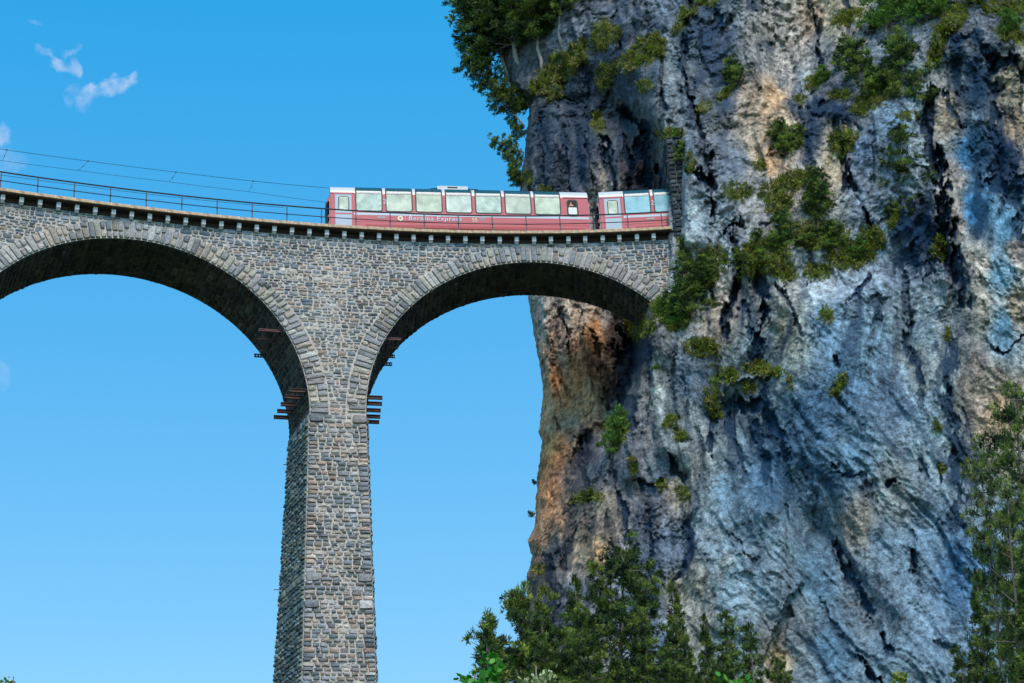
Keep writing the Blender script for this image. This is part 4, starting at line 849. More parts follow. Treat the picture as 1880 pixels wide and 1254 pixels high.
M_yel = mat('cream_lettering', (.80, .74, .50), .5)
M_int = mat('dark_interior', (.02, .012, .008), .8)
M_blind = mat('white_blind', (.75, .72, .68), .7)
M_bel = mat('gangway_bellows', (.015, .05, .06), .75)
HW = 1.35; ZR = 56.05
PROF = [(HW, .42), (HW, 1.24), (HW, 1.39), (HW, 2.66), (HW - .035, 2.86), (HW - .12, 3.06), (HW - .28, 3.22), (HW - .55, 3.34), (HW - .9, 3.40), (0, 3.42)]
_pa = np.array(PROF); _pl = np.r_[0, np.cumsum(np.hypot(*np.diff(_pa, axis=0).T))]
_tn = np.gradient(_pa, _pl, axis=0); _tn /= np.linalg.norm(_tn, axis=1)[:, None]
def prof_y(zz): return -np.interp(zz, _pa[:, 1], _pa[:, 0])
def prof_pt(zz, out):                    # point of the skin at height zz pushed out along its normal
    ty = np.interp(zz, _pa[:, 1], _tn[:, 0]); tz_ = np.interp(zz, _pa[:, 1], _tn[:, 1])
    return prof_y(zz) - out * tz_, zz - out * ty
def strip(mb, x0, x1, z0, z1, out=0., k=1):
    zs = np.array([z0] + [p[1] for p in PROF if z0 + 1e-3 < p[1] < z1 - 1e-3] + [z1])
    y, zq = prof_pt(zs, out)
    V = np.concatenate([np.c_[np.full(len(zs), x0), y, zq], np.c_[np.full(len(zs), x1), y, zq]]); n = len(zs)
    mb.add(V, [(i, n + i, n + i + 1, i + 1) for i in range(n - 1)]); return mb
def rpanel(mb, x0, x1, z0, z1, out, rad=.12):
    zs = [z0 + rad * (1 - math.cos(k * math.pi / 8)) for k in range(5)] + [z1 - rad * (1 - math.cos(k * math.pi / 8)) for k in range(5)]
    zs = sorted(set([round(q, 4) for q in zs] + [p[1] for p in PROF if z0 < p[1] < z1])); V = []
    for zz in zs:
        lo, hi = x0, x1
        if zz < z0 + rad: d = rad - math.sqrt(max(0, rad ** 2 - (z0 + rad - zz) ** 2)); lo += d; hi -= d
        if zz > z1 - rad: d = rad - math.sqrt(max(0, rad ** 2 - (zz - z1 + rad) ** 2)); lo += d; hi -= d
        y, zq = prof_pt(zz, out); V += [(lo, y, zq), (hi, y, zq)]
    mb.add(V, [(2 * i, 2 * i + 1, 2 * i + 3, 2 * i + 2) for i in range(len(zs) - 1)]); return mb
def ring_panel(mb, x0, x1, z0, z1, out, b):
    b = b * 1.5      # rubber frame: the larger panel behind
    return rpanel(mb, x0 - b, x1 + b, z0 - b, z1 + b, out, .12 + b)
def text_mesh(txt, size, m, name, shear=0., bold=0., space=1.):
    c = bpy.data.curves.new('t', 'FONT'); c.body = txt; c.size = size; c.shear = shear; c.offset = bold; c.extrude = .003; c.space_character = space; c.resolution_u = 3
    o = bpy.data.objects.new('t', c); COL.objects.link(o); bpy.context.view_layer.update()
    me = bpy.data.meshes.new_from_object(o.evaluated_get(bpy.context.evaluated_depsgraph_get())); bpy.data.objects.remove(o)
    me.materials.clear(); me.materials.append(m); me.name = name; return me
def coach(pA, pB, L, mirror_details, label):
    """pA: left rear corner on the near side, pB: direction"""
    d = np.array(pB[:2]) - np.array(pA[:2]); ang = math.atan2(d[1], d[0])
    mid = np.array(pA[:2]) + d / np.linalg.norm(d) * 0 + HW * np.array([-math.sin(ang), math.cos(ang)])
    root = empty('railway_coach', (mid[0], mid[1], ZR), label, 'train coach', 'panoramic coaches of the red train'); root.rotation_euler.z = ang
    def part(name, mb, m, par=root, **k): return link(name, mb.build(name, m) if isinstance(mb, MB) else mb, par, **k)
    full = [(x, z) for x, z in PROF]; sec = [(-x, z) for x, z in full] + [(x, z) for x, z in full[::-1][1:]]
    def shell(x0, x1, zlo, zhi, m, name, inner=0.0):
        zs = [zlo] + [p[1] for p in PROF if zlo < p[1] < zhi] + [zhi]; a = np.array(PROF)
        xs_ = [float(-prof_y(q)) - inner for q in zs]
        sec = [(-u, w) for u, w in zip(xs_, zs)] + [(u, w) for u, w in zip(xs_[::-1], zs[::-1])]
        sec = [q for j, q in enumerate(sec) if j == 0 or q != sec[j - 1]]
        n = len(sec); V = [(x0, u, w) for u, w in sec] + [(x1, u, w) for u, w in sec]
        F = [(j, (j + 1) % n, n + (j + 1) % n, n + j) for j in range(n)]
        mb = MB(); mb.add(V, F); c = len(V)
        mb.add([(x0, 0, (zlo + zhi) / 2), (x1, 0, (zlo + zhi) / 2)]); mb.f3.append(np.array([(c, (j + 1) % n, j) for j in range(n)] + [(c + 1, n + j, n + (j + 1) % n) for j in range(n)]))
        return part(name, mb, m)
    shell(0, L, .42, 2.70, M_red, 'body')
    shell(0, L, 2.702, 3.42, M_white, 'roof')
    part('skirt', strip(MB(), 2.0, L - .3, .43, .62, .012), M_redd)
    part('stripe', strip(MB(), 1.36, L - .02, 1.24, 1.39, .006), M_strip)
    part('lower_moulding', strip(MB(), 1.36, L - .05, .80, .815, .008), M_redd)
    # door
    dr = part('door', rpanel(MB(), .27, 1.22, .48, 2.60, .012, .04), M_grey)
    part('door_frame', MB().box(.20, .262, -HW - .03, -HW, .45, 2.66).box(1.228, 1.29, -HW - .03, -HW, .45, 2.66).box(.262, 1.228, -HW - .03, -HW, 2.605, 2.66), M_red)
    part('window_gasket', ring_panel(MB(), .50, 1.03, 1.55, 2.42, .016, .035), M_blk, dr)
    part('window', rpanel(MB(), .50, 1.03, 1.55, 2.42, .02, .1), M_glass, dr)
    part('door_band', MB().box(.28, 1.21, -HW - .016, -HW - .001, 1.26, 1.36), M_red, dr)
    # panoramic windows
    nw = 7
    for k in range(nw):
        x0 = 1.50 + 1.745 * k; x1 = x0 + 1.45
        fr_ = part('window', ring_panel(MB(), x0, x1, 1.54, 3.20, .012, .045), M_blk)
        part('pane', rpanel(MB(), x0, x1, 1.54, 2.72, .018, .11), M_glasses[(k * 7 + 2) % 4] if mirror_details else M_glassb, fr_)
        part('reflection_strip', strip(MB(), x0 + .12, x1 - .12, 2.30 + .04 * (k % 3), 2.335 + .04 * (k % 3), .024), M_blind, fr_) if False else None
        part('roof_pane', strip(MB(), x0 + .01, x1 - .01, 2.64, 3.20, .024), M_top, fr_)
        part('highlight_line', strip(MB(), x0 + .03, x1 - .03, 2.74, 2.81, .032), M_white, fr_)  # white strip painting the reflected highlight where the glass curves
    x0 = 13.93
    part('vestibule_window', ring_panel(MB(), x0, x0 + .5, 1.50, 2.46, .012, .06), M_blk)
    if mirror_details:
        part('open_pane', rpanel(MB(), x0, x0 + .5, 2.03, 2.46, .018, .06), M_int)
        part('lamp_cluster', MB().box(x0 + .06, x0 + .3, -HW - .03, -HW - .02, 2.1, 2.2).box(x0 + .13, x0 + .2, -HW - .03, -HW - .02, 2.2, 2.34), mat('amber_glass', (.55, .22, .08), .3))
    part('blind', rpanel(MB(), x0, x0 + .5, 1.56, 2.02, .018, .05), M_blind)
    # roof trim and equipment
    part('gutter', MB().box(0, 1.38, -HW - .03, -HW + .01, 2.655, 2.70).box(L - 1.5, L, -HW - .03, -HW + .01, 2.655, 2.70), M_red)
    mb = MB(); mb.box(6.3, 8.1, -.85, .85, 3.36, 3.60); part('air_conditioner', mb, M_white)
    part('vent_grille', MB().box(6.9, 7.5, -.87, -.855, 3.46, 3.54), M_blk)
    part('roof_cable', MB().tube([(5.9, -.8, 3.42), (6.3, -.8, 3.44)], .03).tube([(8.1, -.8, 3.44), (8.7, -.8, 3.42)], .03), M_blk)
    part('service_plate', MB().box(2.7, 3.15, -HW - .012, -HW - .004, 1.06, 1.16), mat('grey_plate', (.3, .32, .34), .5))
    part('underframe', MB().box(.3, L - .3, -1.15, 1.15, .12, .44), M_blk)
    for bx in (2.6, L - 2.6):
        bg_ = part('bogie', MB().box(bx - 1.1, bx + 1.1, -.95, .95, .2, .42), M_blk)
        for wx_ in (bx - .7, bx + .7): part('wheelset', MB().tube([(wx_, -.6, .36), (wx_, .6, .36)], .06, 8).tube([(wx_, -.58, .36), (wx_, -.45, .36)], .34, 16).tube([(wx_, .45, .36), (wx_, .58, .36)], .34, 16), M_blk, bg_)
    # ends: gangway, cables, marker lamps
    for e, sg in ((0, -1), (L, 1)):
        g = MB(); x = e
        for k in range(4): g.box(*(sorted((x + sg * .005, x + sg * .05))), -.62 - .02 * (k % 2), .62 + .02 * (k % 2), .45, 2.42 + .02 * (k % 2)); x += sg * .055
        part('gangway', g, M_bel)
        part('end_hose', MB().tube([(e + sg * .02, -1.05, 2.3), (e + sg * .24, -1.0, 2.2), (e + sg * .30, -.98, 1.4), (e + sg * .26, -1.0, .7), (e + sg * .05, -1.0, .5)], .022, 5), M_blk)
        for bb in ((.16, -1.22, -.7, 2.18, 2.42), (.12, -1.2, -.75, .55, .85), (.14, -1.2, -.8, 1.1, 1.3)): part('end_bracket', MB().box(*(sorted((e + sg * .002, e + sg * bb[0]))), *bb[1:]), M_redd)
        part('end_handrail', MB().tube([(e + sg * .04, -1.28, .6), (e + sg * .04, -1.28, 2.3)], .02, 5), M_white)
    R = Matrix.Rotation(math.pi / 2, 4, 'X')
    def put(txt, size, m, x, zz, name='lettering', **k):
        me = text_mesh(txt, size, m, name, **k); o = link(name, me, root); o.rotation_euler = (math.pi / 2, 0, 0); o.location = (x, -HW - .016, zz); return o
    put('2', .44, M_let, 3.02, 2.02, 'class_number')
    if mirror_details:
        st = MB()
        for k in range(8):
            a = math.pi / 4 * k; c, s_ = math.cos(a), math.sin(a)
            st.add([(4.02 + .05 * c, -HW - .016, 1.06 + .05 * s_), (4.02 + .12 * c - .06 * s_, -HW - .016, 1.06 + .12 * s_ + .06 * c), (4.02 + .185 * c, -HW - .016, 1.06 + .185 * s_), (4.02 + .12 * c + .06 * s_, -HW - .016, 1.06 + .12 * s_ - .06 * c)], [[0, 3, 2, 1]])
        part('flower_emblem', st, M_yel)
        part('divider_line', MB().box(4.31, 4.325, -HW - .016, -HW - .01, .92, 1.2), M_let)
        put('Bernina Express', .40, M_let, 4.48, .95, 'lettering', shear=.12, bold=.006, space=1.18)
        put('S5', .36, M_yel, 8.18, .93, 'emblem', space=1.0)
        part('emblem_lines', MB().box(8.62, 8.98, -HW - .016, -HW - .01, 1.16, 1.185).box(8.64, 8.92, -HW - .016, -HW - .01, 1.09, 1.11).box(8.62, 8.9, -HW - .016, -HW - .01, 1.02, 1.04), M_let)
    return root
def chord(s0, s1, o0, o1): return W3(s0, o0, 0), W3(s1, o1, 0)
a_, b_ = chord(-1.92, 13.2, .56, .50)
coach(a_, b_, 15.13, True, 'complete red and pale grey panoramic coach with seven tall windows out on the viaduct')
a_, b_ = chord(13.80, 28.0, .50, 1.3)
coach(a_, b_, 15.13, False, 'red panoramic coach half hidden as it enters the tunnel in the cliff')

# ------------------------------------------------------------------ VEGETATION
def leafmat(name, rough=.7):
    m = mat(name, attr='Col', rough=rough, spec=.25); t = m.node_tree; b = t.nodes['Principled BSDF']
    tr = N(t, 'ShaderNodeBsdfTranslucent'); ms = N(t, 'ShaderNodeMixShader'); ms.inputs[0].default_value = .25
    a = [n for n in t.nodes if n.type == 'ATTRIBUTE'][0]; t.links.new(a.outputs['Color'], tr.inputs[0])
    t.links.new(b.outputs[0], ms.inputs[1]); t.links.new(tr.outputs[0], ms.inputs[2]); t.links.new(ms.outputs[0], t.nodes['Material Output'].inputs[0]); return m
M_needle = leafmat('pine_needles'); M_leaf = leafmat('broad_leaves', .5); M_grass = leafmat('ledge_grass', .8)
M_bark = mat('pine_bark', (.16, .12, .10), .95, noise=(5, .6, 1.5), bump=(20, .8, .03)); M_barkp = mat('pale_bark', (.34, .30, .27), .9, noise=(5, .7, 1.3), bump=(20, .6, .02))
def blades(C, Dr, n, ln, wd, spread, g, base=0.):
    """C,Dr (m,3): tufts; n blades each -> V,F,tuft index"""
    m = len(C); C = np.repeat(C, n, 0); Dr = np.repeat(Dr, n, 0)
    d = Dr + g.normal(0, spread, (m * n, 3)); d /= np.linalg.norm(d, axis=1)[:, None]
    L = ln * g.uniform(.6, 1.25, (m * n, 1)); r = g.normal(size=(m * n, 3)); sd = np.cross(d, r); sd /= np.linalg.norm(sd, axis=1)[:, None] + 1e-9
    C = C + g.normal(0, base, (m * n, 3))
    w = wd * g.uniform(.6, 1.3, (m * n, 1))
    V = np.stack([C - sd * w * .35 + d * L * .08, C + sd * w * .35 + d * L * .08, C + d * L * .62 + sd * w * .6, C + d * L, C + d * L * .62 - sd * w * .6], 1).reshape(-1, 3)
    i = np.arange(m * n)[:, None] * 5
    F4 = i + np.array([0, 1, 2, 4]); F3 = i + np.array([4, 2, 3])
    return V, F4, F3, np.repeat(np.arange(m), n)
GREENS = [lin(c) for c in [(34, 46, 28), (48, 64, 34), (66, 82, 38), (84, 98, 42), (112, 120, 50), (136, 138, 62)]]
def tree_proto(seed, h, w, kind, dens=1., palette=GREENS, bark=None, tuft=.34, bright=1.):
    g = np.random.default_rng(seed); T = MB(); C = []; Dd = []
    nseg = 9; tz = np.linspace(0, h, nseg); wobx = np.cumsum(g.normal(0, .012 * h, nseg)); woby = np.cumsum(g.normal(0, .012 * h, nseg)); wobx -= wobx[0]; woby -= woby[0]
    if kind in ('spruce', 'slender'): wobx *= .35; woby *= .35
    tr0 = {'spruce': .017, 'slender': .012, 'pine': .017, 'scrub': .014}[kind] * h
    pts = np.c_[wobx, woby, tz]; T.tube(pts, np.linspace(tr0, tr0 * .18, nseg), 7)
    start = {'spruce': .10, 'slender': .25, 'pine': .30, 'scrub': .06}[kind]
    nl = int({'spruce': 95, 'slender': 48, 'pine': 60, 'scrub': 34}[kind] * dens ** .5)
    for k in range(nl):
        t = start + (1 - start) * ((k + g.random()) / nl); t = min(t, .985)
        az = g.uniform(0, 2 * math.pi)
        if kind == 'spruce': L = w * (1 - t) ** .8 * g.uniform(.65, 1.12) + .04 * w; el = g.uniform(-.35, .25) + .5 * t
        elif kind == 'slender': L = w * (.25 + .75 * math.sin(math.pi * min(1, (1 - t) * 1.25) * .55)) * g.uniform(.4, 1.1); el = g.uniform(-.1, .5)
        elif kind == 'pine': L = w * (math.sin(math.pi * (1 - t) ** .8) ** .6 * .85 + .2) * g.uniform(.45, 1.15); el = g.uniform(-.15, .55)
        else: L = w * (1.05 - .75 * t) * g.uniform(.5, 1.1); el = g.uniform(.0, .9)
        b = np.array([np.interp(t * h, tz, wobx), np.interp(t * h, tz, woby), t * h])
        dr = np.array([math.cos(az) * math.cos(el), math.sin(az) * math.cos(el), math.sin(el)])
        q = np.linspace(0, 1, 5)[:, None]; bend = (-.12 if kind == 'spruce' else .10) * L
        bp = b + dr * L * q + np.array([0, 0, 1]) * bend * q ** 2 + np.cumsum(g.normal(0, .035 * L, (5, 3)), 0) * q
        T.tube(bp, np.linspace(tr0 * (.34 - .2 * t), tr0 * .05, 5), 4)
        nt_ = max(3, int(L / tuft * 3.4 * dens)); side = np.cross(dr, (0, 0, 1))
        if kind == 'spruce':
            for u in range(nt_):
                f = .15 + .85 * g.random() ** .8; p = np.array([np.interp(f, q[:, 0], bp[:, a]) for a in range(3)])
                off = side * g.normal(0, L * .22 * (1.2 - f) + tuft * .4) + np.array([0, 0, 1]) * g.normal(0, tuft * .3)
                C.append(p + off); dd = dr * .8 + off / (np.linalg.norm(off) + 1e-6) * .6 + np.array([0, 0, .3]); Dd.append(dd / np.linalg.norm(dd))
        else:                                   # pines carry their needles in separate pads at the ends of twigs
            big_ = h > 20; ncl = max(2, int(L / (tuft * (3.4 if big_ else 2.0))))
            for c_ in range(ncl):
                f = .30 + .72 * (c_ + g.random()) / ncl; f = min(f, 1.); p = np.array([np.interp(f, q[:, 0], bp[:, a]) for a in range(3)])
                p = p + side * g.normal(0, L * .26 * (1.25 - f)) + np.array([0, 0, g.normal(.0, tuft * .5)])
                for u in range(max(3, int(nt_ * 1.25 / ncl))):
                    off = g.normal(0, tuft * (1.0 if big_ else .62), 3) * (1, 1, .42); C.append(p + off); dd = off + dr * tuft * .6 + np.array([0, 0, .5 * tuft]); Dd.append(dd / np.linalg.norm(dd))
    for u in range(int(6 * dens) + 3):
        C.append(np.array([wobx[-1], woby[-1], h - g.random() * .05 * h]) + g.normal(0, .02 * h * .3, 3)); Dd.append(np.array([0, 0, 1.]) + g.normal(0, .4, 3))
    C = np.array(C); Dd = np.array(Dd)
    V, F4, F3, ti = blades(C, Dd, 8, tuft, tuft * .17, .5, g, tuft * .14)
    pal = np.array(palette); cl = fbm(C[:, 0] / (w * .3), C[:, 1] / (w * .3), C[:, 2] / (w * .3), 2)   # clump-wise hue
    tc_ = pal[(np.clip((cl + .5) * len(pal), 0, len(pal) - 1) * .8 + g.integers(0, len(pal), len(C)) * .2).astype(int).clip(0, len(pal) - 1)] * g.uniform(.8, 1.2, (len(C), 1)) * (1 + .75 * fbm(C[:, 0] / .5, C[:, 1] / .45, C[:, 2] / .45, 2, .5, 3.))[:, None] * bright * np.array([.92, 1, 1.05]) * (1.5 if kind == 'scrub' else 1.3)
    cv = np.repeat(tc_[ti], 5, 0) * g.uniform(.85, 1.15, (len(V), 1))
    return T.build('trunk', bark or M_bark, smooth=True), mesh_np('crown', V, [F4, F3], M_needle, cv), h
PROT = {}
def proto(key):
    if key not in PROT:
        kd, v_ = key.split('_'); v_ = int(v_)
        if kd == 'spruce': PROT[key] = tree_proto(100 + v_, 14, 2.1, 'spruce', 1.8, tuft=.25)
        elif kd == 'pine': PROT[key] = tree_proto(200 + v_, 14, 3.0, 'pine', 1.7, tuft=.26)
        elif kd == 'tall': PROT[key] = tree_proto(250 + v_, 24, 4.4, 'pine', 1.25, tuft=.34)
        elif kd == 'slender': PROT[key] = tree_proto(300 + v_, 12, 1.5, 'slender', 1.9, tuft=.25)
        elif kd == 'cliffpine': PROT[key] = tree_proto(400 + v_, 7, 1.9, 'pine', 1.7, tuft=.20, bark=M_barkp)
        elif kd == 'smallpine': PROT[key] = tree_proto(500 + v_, 4, .9, 'slender', 1.6, tuft=.16)
        elif kd == 'scrub': PROT[key] = tree_proto(600 + v_, 2.2, 1.15, 'scrub', 1.3, tuft=.15)
        elif kd == 'lush': PROT[key] = tree_proto(700 + v_, 2.2, 1.15, 'scrub', 1.5, tuft=.15, palette=[lin(c) for c in [(80, 104, 42), (66, 92, 38), (98, 120, 48), (56, 80, 34)]])
    return PROT[key]
def plant(key, name, base, top, label, cat, group=None, wide=1., rot=None):
    tm, cmx, h = proto(key); base = np.array(base, float).reshape(3); top = np.array(top, float).reshape(3); v = top - base; L = np.linalg.norm(v)
    o = empty(name, base, label, cat, group)
    qd = Vector((0, 0, 1)).rotation_difference(Vector(v / L)) @ Quaternion((0, 0, 1), random.uniform(0, 6.28) if rot is None else rot)
    o.rotation_mode = 'QUATERNION'; o.rotation_quaternion = qd; sc = L / h; o.scale = (sc * wide, sc * wide, sc)
    link('trunk', tm, o); link('crown', cmx, o); return o
def on_cliff(key, name, b, t, label, cat, group=None, wide=1., sink=.25, fwd_=0.):
    p = surf(*b)[0]; Y = p[1] + sink; base = at(b[0], b[1], Y); top = at(t[0], t[1], Y - fwd_)
    return plant(key, name, base, top, label, cat, group, wide)
GT, GE, GS = 'pines on the cliff edge above the train', 'conifers at the foot of the cliff', 'shrubs rooted in the rock face'
CL = [
 ('cliffpine_1', 'pine_tree', (942, 158), (893, -26), 'tallest pine leaning out from the cliff edge, leftmost against the sky', 'pine tree', GT, 1.15),
 ('cliffpine_2', 'pine_tree', (958, 168), (930, -70), 'dense pine just right of the leaning leftmost pine at the cliff top', 'pine tree', GT, 1.15),
 ('cliffpine_3', 'pine_tree', (995, 138), (972, -50), 'pine with bare pale trunk above the grassy ledge, left trunk of the pair', 'pine tree', GT, 1.05),
 ('cliffpine_4', 'pine_tree', (1004, 128), (996, -70), 'pine with bare pale trunk above the grassy ledge, right trunk of the pair', 'pine tree', GT, 1.0),
 ('cliffpine_5', 'pine_tree', (1032, 88), (1026, -80), 'dark pine at the cliff top nearest the pale rock block', 'pine tree', GT, 1.0),
 ('cliffpine_1', 'pine_tree', (950, 172), (850, 112), 'low pine growing almost sideways out over the sky from the cliff edge', 'pine tree', GT, .9),
 ('cliffpine_3', 'pine_tree', (1018, 110), (1010, -60), 'pine behind the pair of pale trunks on the grassy ledge', 'pine tree', GT, .95),
 ('cliffpine_4', 'pine_tree', (930, 150), (908, -60), 'bushy pine between the leaning leftmost pine and the dense one', 'pine tree', GT, 1.2),
 ('lush_3', 'shrub', (1042, 128), (1044, 84), 'low shrub at the upper end of the grassy ledge under the pale rock block', 'shrub', GS, 1.2),
 ('scrub_1', 'shrub', (975, 188), (925, 168), 'shrub clinging to the rock rim below the leaning pines', 'shrub', GS, 1.1),
 ('cliffpine_2', 'pine_tree', (962, 232), (918, 158), 'small pine on the rim halfway between the cliff top and the train', 'pine tree', GT, 1.2),
 ('lush_2', 'shrub', (968, 206), (946, 184), 'small bush on the rim level with the bend of the ledge', 'shrub', GS, 1.1),
 ('scrub_3', 'shrub', (964, 252), (938, 226), 'bush on the rim between the small pine and the shrub that reaches into the sky', 'shrub', GS, 1.2),
 ('scrub_1', 'shrub', (960, 330), (934, 316), 'dark bush on the rim a little above the train roof', 'shrub', GS, 1.3),
 ('scrub_2', 'shrub', (963, 280), (904, 256), 'shrub reaching left into the sky above the train roof', 'shrub', GS, .9),
 ('scrub_3', 'shrub', (961, 308), (928, 286), 'dark shrub on the rim under the one reaching into the sky', 'shrub', GS, 1.0),
 ('smallpine_3', 'shrub', (958, 352), (936, 305), 'thin twiggy shrub on the rim just above the train roof', 'shrub', GS, 1.2),
 ('scrub_1', 'shrub', (1350, 168), (1338, 112), 'spreading dwarf pine in the middle of the grey face left of the pale scoop', 'shrub', GS, 1.0),
 ('scrub_2', 'shrub', (1442, 292), (1428, 226), 'dwarf pine on the ochre patch of the rock', 'shrub', GS, 1.0),
 ('scrub_3', 'shrub', (1462, 288), (1462, 236), 'darker dwarf pine just right of the one on the ochre patch', 'shrub', GS, 1.0),
 ('smallpine_1', 'pine_tree', (1503, 440), (1497, 312), 'small slender pine standing on the grassy ledge in mid face', 'pine tree', None, 1.15),
 ('smallpine_2', 'pine_tree', (1676, 388), (1658, 236), 'small pine beside the black cave on the right of the face', 'pine tree', None, 1.3),
 ('scrub_2', 'shrub', (1682, 412), (1678, 348), 'round dark shrub at the foot of the small pine by the cave', 'shrub', GS, 1.15),
 ('scrub_3', 'shrub', (1650, 405), (1648, 350), 'shrub left of the round dark one beneath the small pine', 'shrub', GS, .9),
 ('lush_1', 'shrub', (1640, 66), (1630, -30), 'big bright green shrub at the top edge above the right face', 'shrub', GS, 1.2),
 ('lush_2', 'shrub', (1700, 66), (1706, -30), 'bright green shrub at the top edge, right neighbour of the biggest', 'shrub', GS, 1.0),
 ('scrub_1', 'shrub', (1668, 150), (1650, 70), 'sprawling mountain pine below the bright green shrubs', 'shrub', GS, 1.25),
 ('scrub_2', 'shrub', (1620, 190), (1598, 128), 'sprawling mountain pine lower left on the overgrown slope', 'shrub', GS, 1.25),
 ('scrub_3', 'shrub', (1690, 200), (1682, 140), 'mountain pine hanging beside the top of the black cave', 'shrub', GS, 1.1),
 ('scrub_1', 'shrub', (1578, 155), (1572, 82), 'dark upright shrub left of the overgrown slope', 'shrub', GS, 1.0),
 ('scrub_3', 'shrub', (1550, 120), (1548, 70), 'small shrub against the pale rock left of the dark upright one', 'shrub', GS, 1.0),
 ('lush_3', 'shrub', (1508, 160), (1512, 124), 'light green bush on the lip of the dark overhang beside the scoop', 'shrub', GS, 1.2),
 ('lush_1', 'shrub', (1858, 68), (1852, 20), 'light green bush near the top right corner', 'shrub', GS, 1.1),
 ('scrub_2', 'shrub', (1800, 20), (1795, -40), 'shrub on the top edge above the blue streaked hollow', 'shrub', GS, 1.2),
 ('scrub_1', 'shrub', (1548, 300), (1550, 240), 'scraggy shrub on ochre rock left of the blue grey slab', 'shrub', GS, .9),
 ('scrub_3', 'shrub', (1446, 470), (1440, 400), 'dark mountain pine at the left end of the overgrown ledge', 'shrub', GS, 1.2),
 ('scrub_1', 'shrub', (1492, 478), (1490, 424), 'mountain pine in the middle of the overgrown ledge', 'shrub', GS, 1.3),
 ('scrub_2', 'shrub', (1535, 462), (1530, 412), 'dark mountain pine under the slender pine, right of the ledge middle', 'shrub', GS, 1.3),
 ('lush_2', 'shrub', (1574, 488), (1570, 440), 'bright bush drooping off the right end of the overgrown ledge', 'shrub', GS, 1.4),
 ('scrub_2', 'shrub', (1400, 505), (1385, 430), 'crooked mountain pine with dark stems left of the overgrown ledge', 'shrub', GS, 1.0),
 ('scrub_1', 'shrub', (1346, 512), (1352, 460), 'dark shrub beside the deep groove right of the bridge end', 'shrub', GS, 1.0),
 ('scrub_3', 'shrub', (1268, 500), (1252, 442), 'tufted dwarf pine right beside the end of the stone deck', 'shrub', GS, .8),
 ('smallpine_1', 'pine_tree', (1278, 640), (1256, 486), 'slim pine with thin pale stem below the bridge end', 'pine tree', None, 1.2),
 ('smallpine_3', 'pine_tree', (1300, 560), (1286, 470), 'short pine right of the slim one below the bridge end', 'pine tree', None, 1.4),
 ('lush_1', 'shrub', (1242, 608), (1236, 556), 'bushy shrub under the right springing of the arch', 'shrub', GS, 1.1),
 ('lush_3', 'shrub', (1216, 590), (1222, 545), 'light shrub touching the lowest stones of the right arch', 'shrub', GS, .9),
 ('scrub_2', 'shrub', (1318, 740), (1322, 660), 'dense green shrub above the streaked hollow below the bridge level', 'shrub', GS, .85),
 ('lush_2', 'shrub', (1212, 690), (1208, 662), 'little green plant on the rib of rock below the bridge end', 'shrub', GS, 1.2),
 ('lush_3', 'shrub', (1128, 852), (1136, 760), 'bright green shrub in the gully behind the arch opening', 'shrub', GS, .8),
 ('scrub_1', 'shrub', (1085, 925), (1086, 900), 'low dark cushion shrub below the gully', 'shrub', GS, 1.5),
 ('smallpine_2', 'shrub', (986, 892), (978, 880), 'tiny twig on the left rim of the lower cliff', 'shrub', GS, 1.5),
 ('smallpine_3', 'shrub', (984, 950), (970, 938), 'bare little twig on the left rim below the tiny one', 'shrub', GS, 1.5),
 ('scrub_2', 'shrub', (1256, 300), (1250, 262), 'shrub hanging over the right side of the tunnel portal masonry', 'shrub', GS, 1.0),
 ('lush_1', 'shrub', (1242, 272), (1240, 238), 'bush growing on top of the tunnel portal masonry', 'shrub', GS, .9),
 ('smallpine_1', 'pine_tree', (962, 1150), (946, 1086), 'airy small pine leaning off the lower left rim of the cliff', 'pine tree', None, 1.8),
]
for key, nm, b, t, lab, ct, grp, wd in CL:
    on_cliff(key, nm, b, t, lab, ct, grp, wd)
def from_ground(key, name, t, Y, label, cat='conifer', group=GE, wide=1., bx=None):
    top = at(t[0], t[1], Y); x = top[0] if bx is None else at(bx, 1254, Y)[0]; g_ = float(ground_h(np.array([x]), np.array([Y]))[0]); return plant(key, name, (x, Y, g_ - .2), top, label, cat, group, wide)
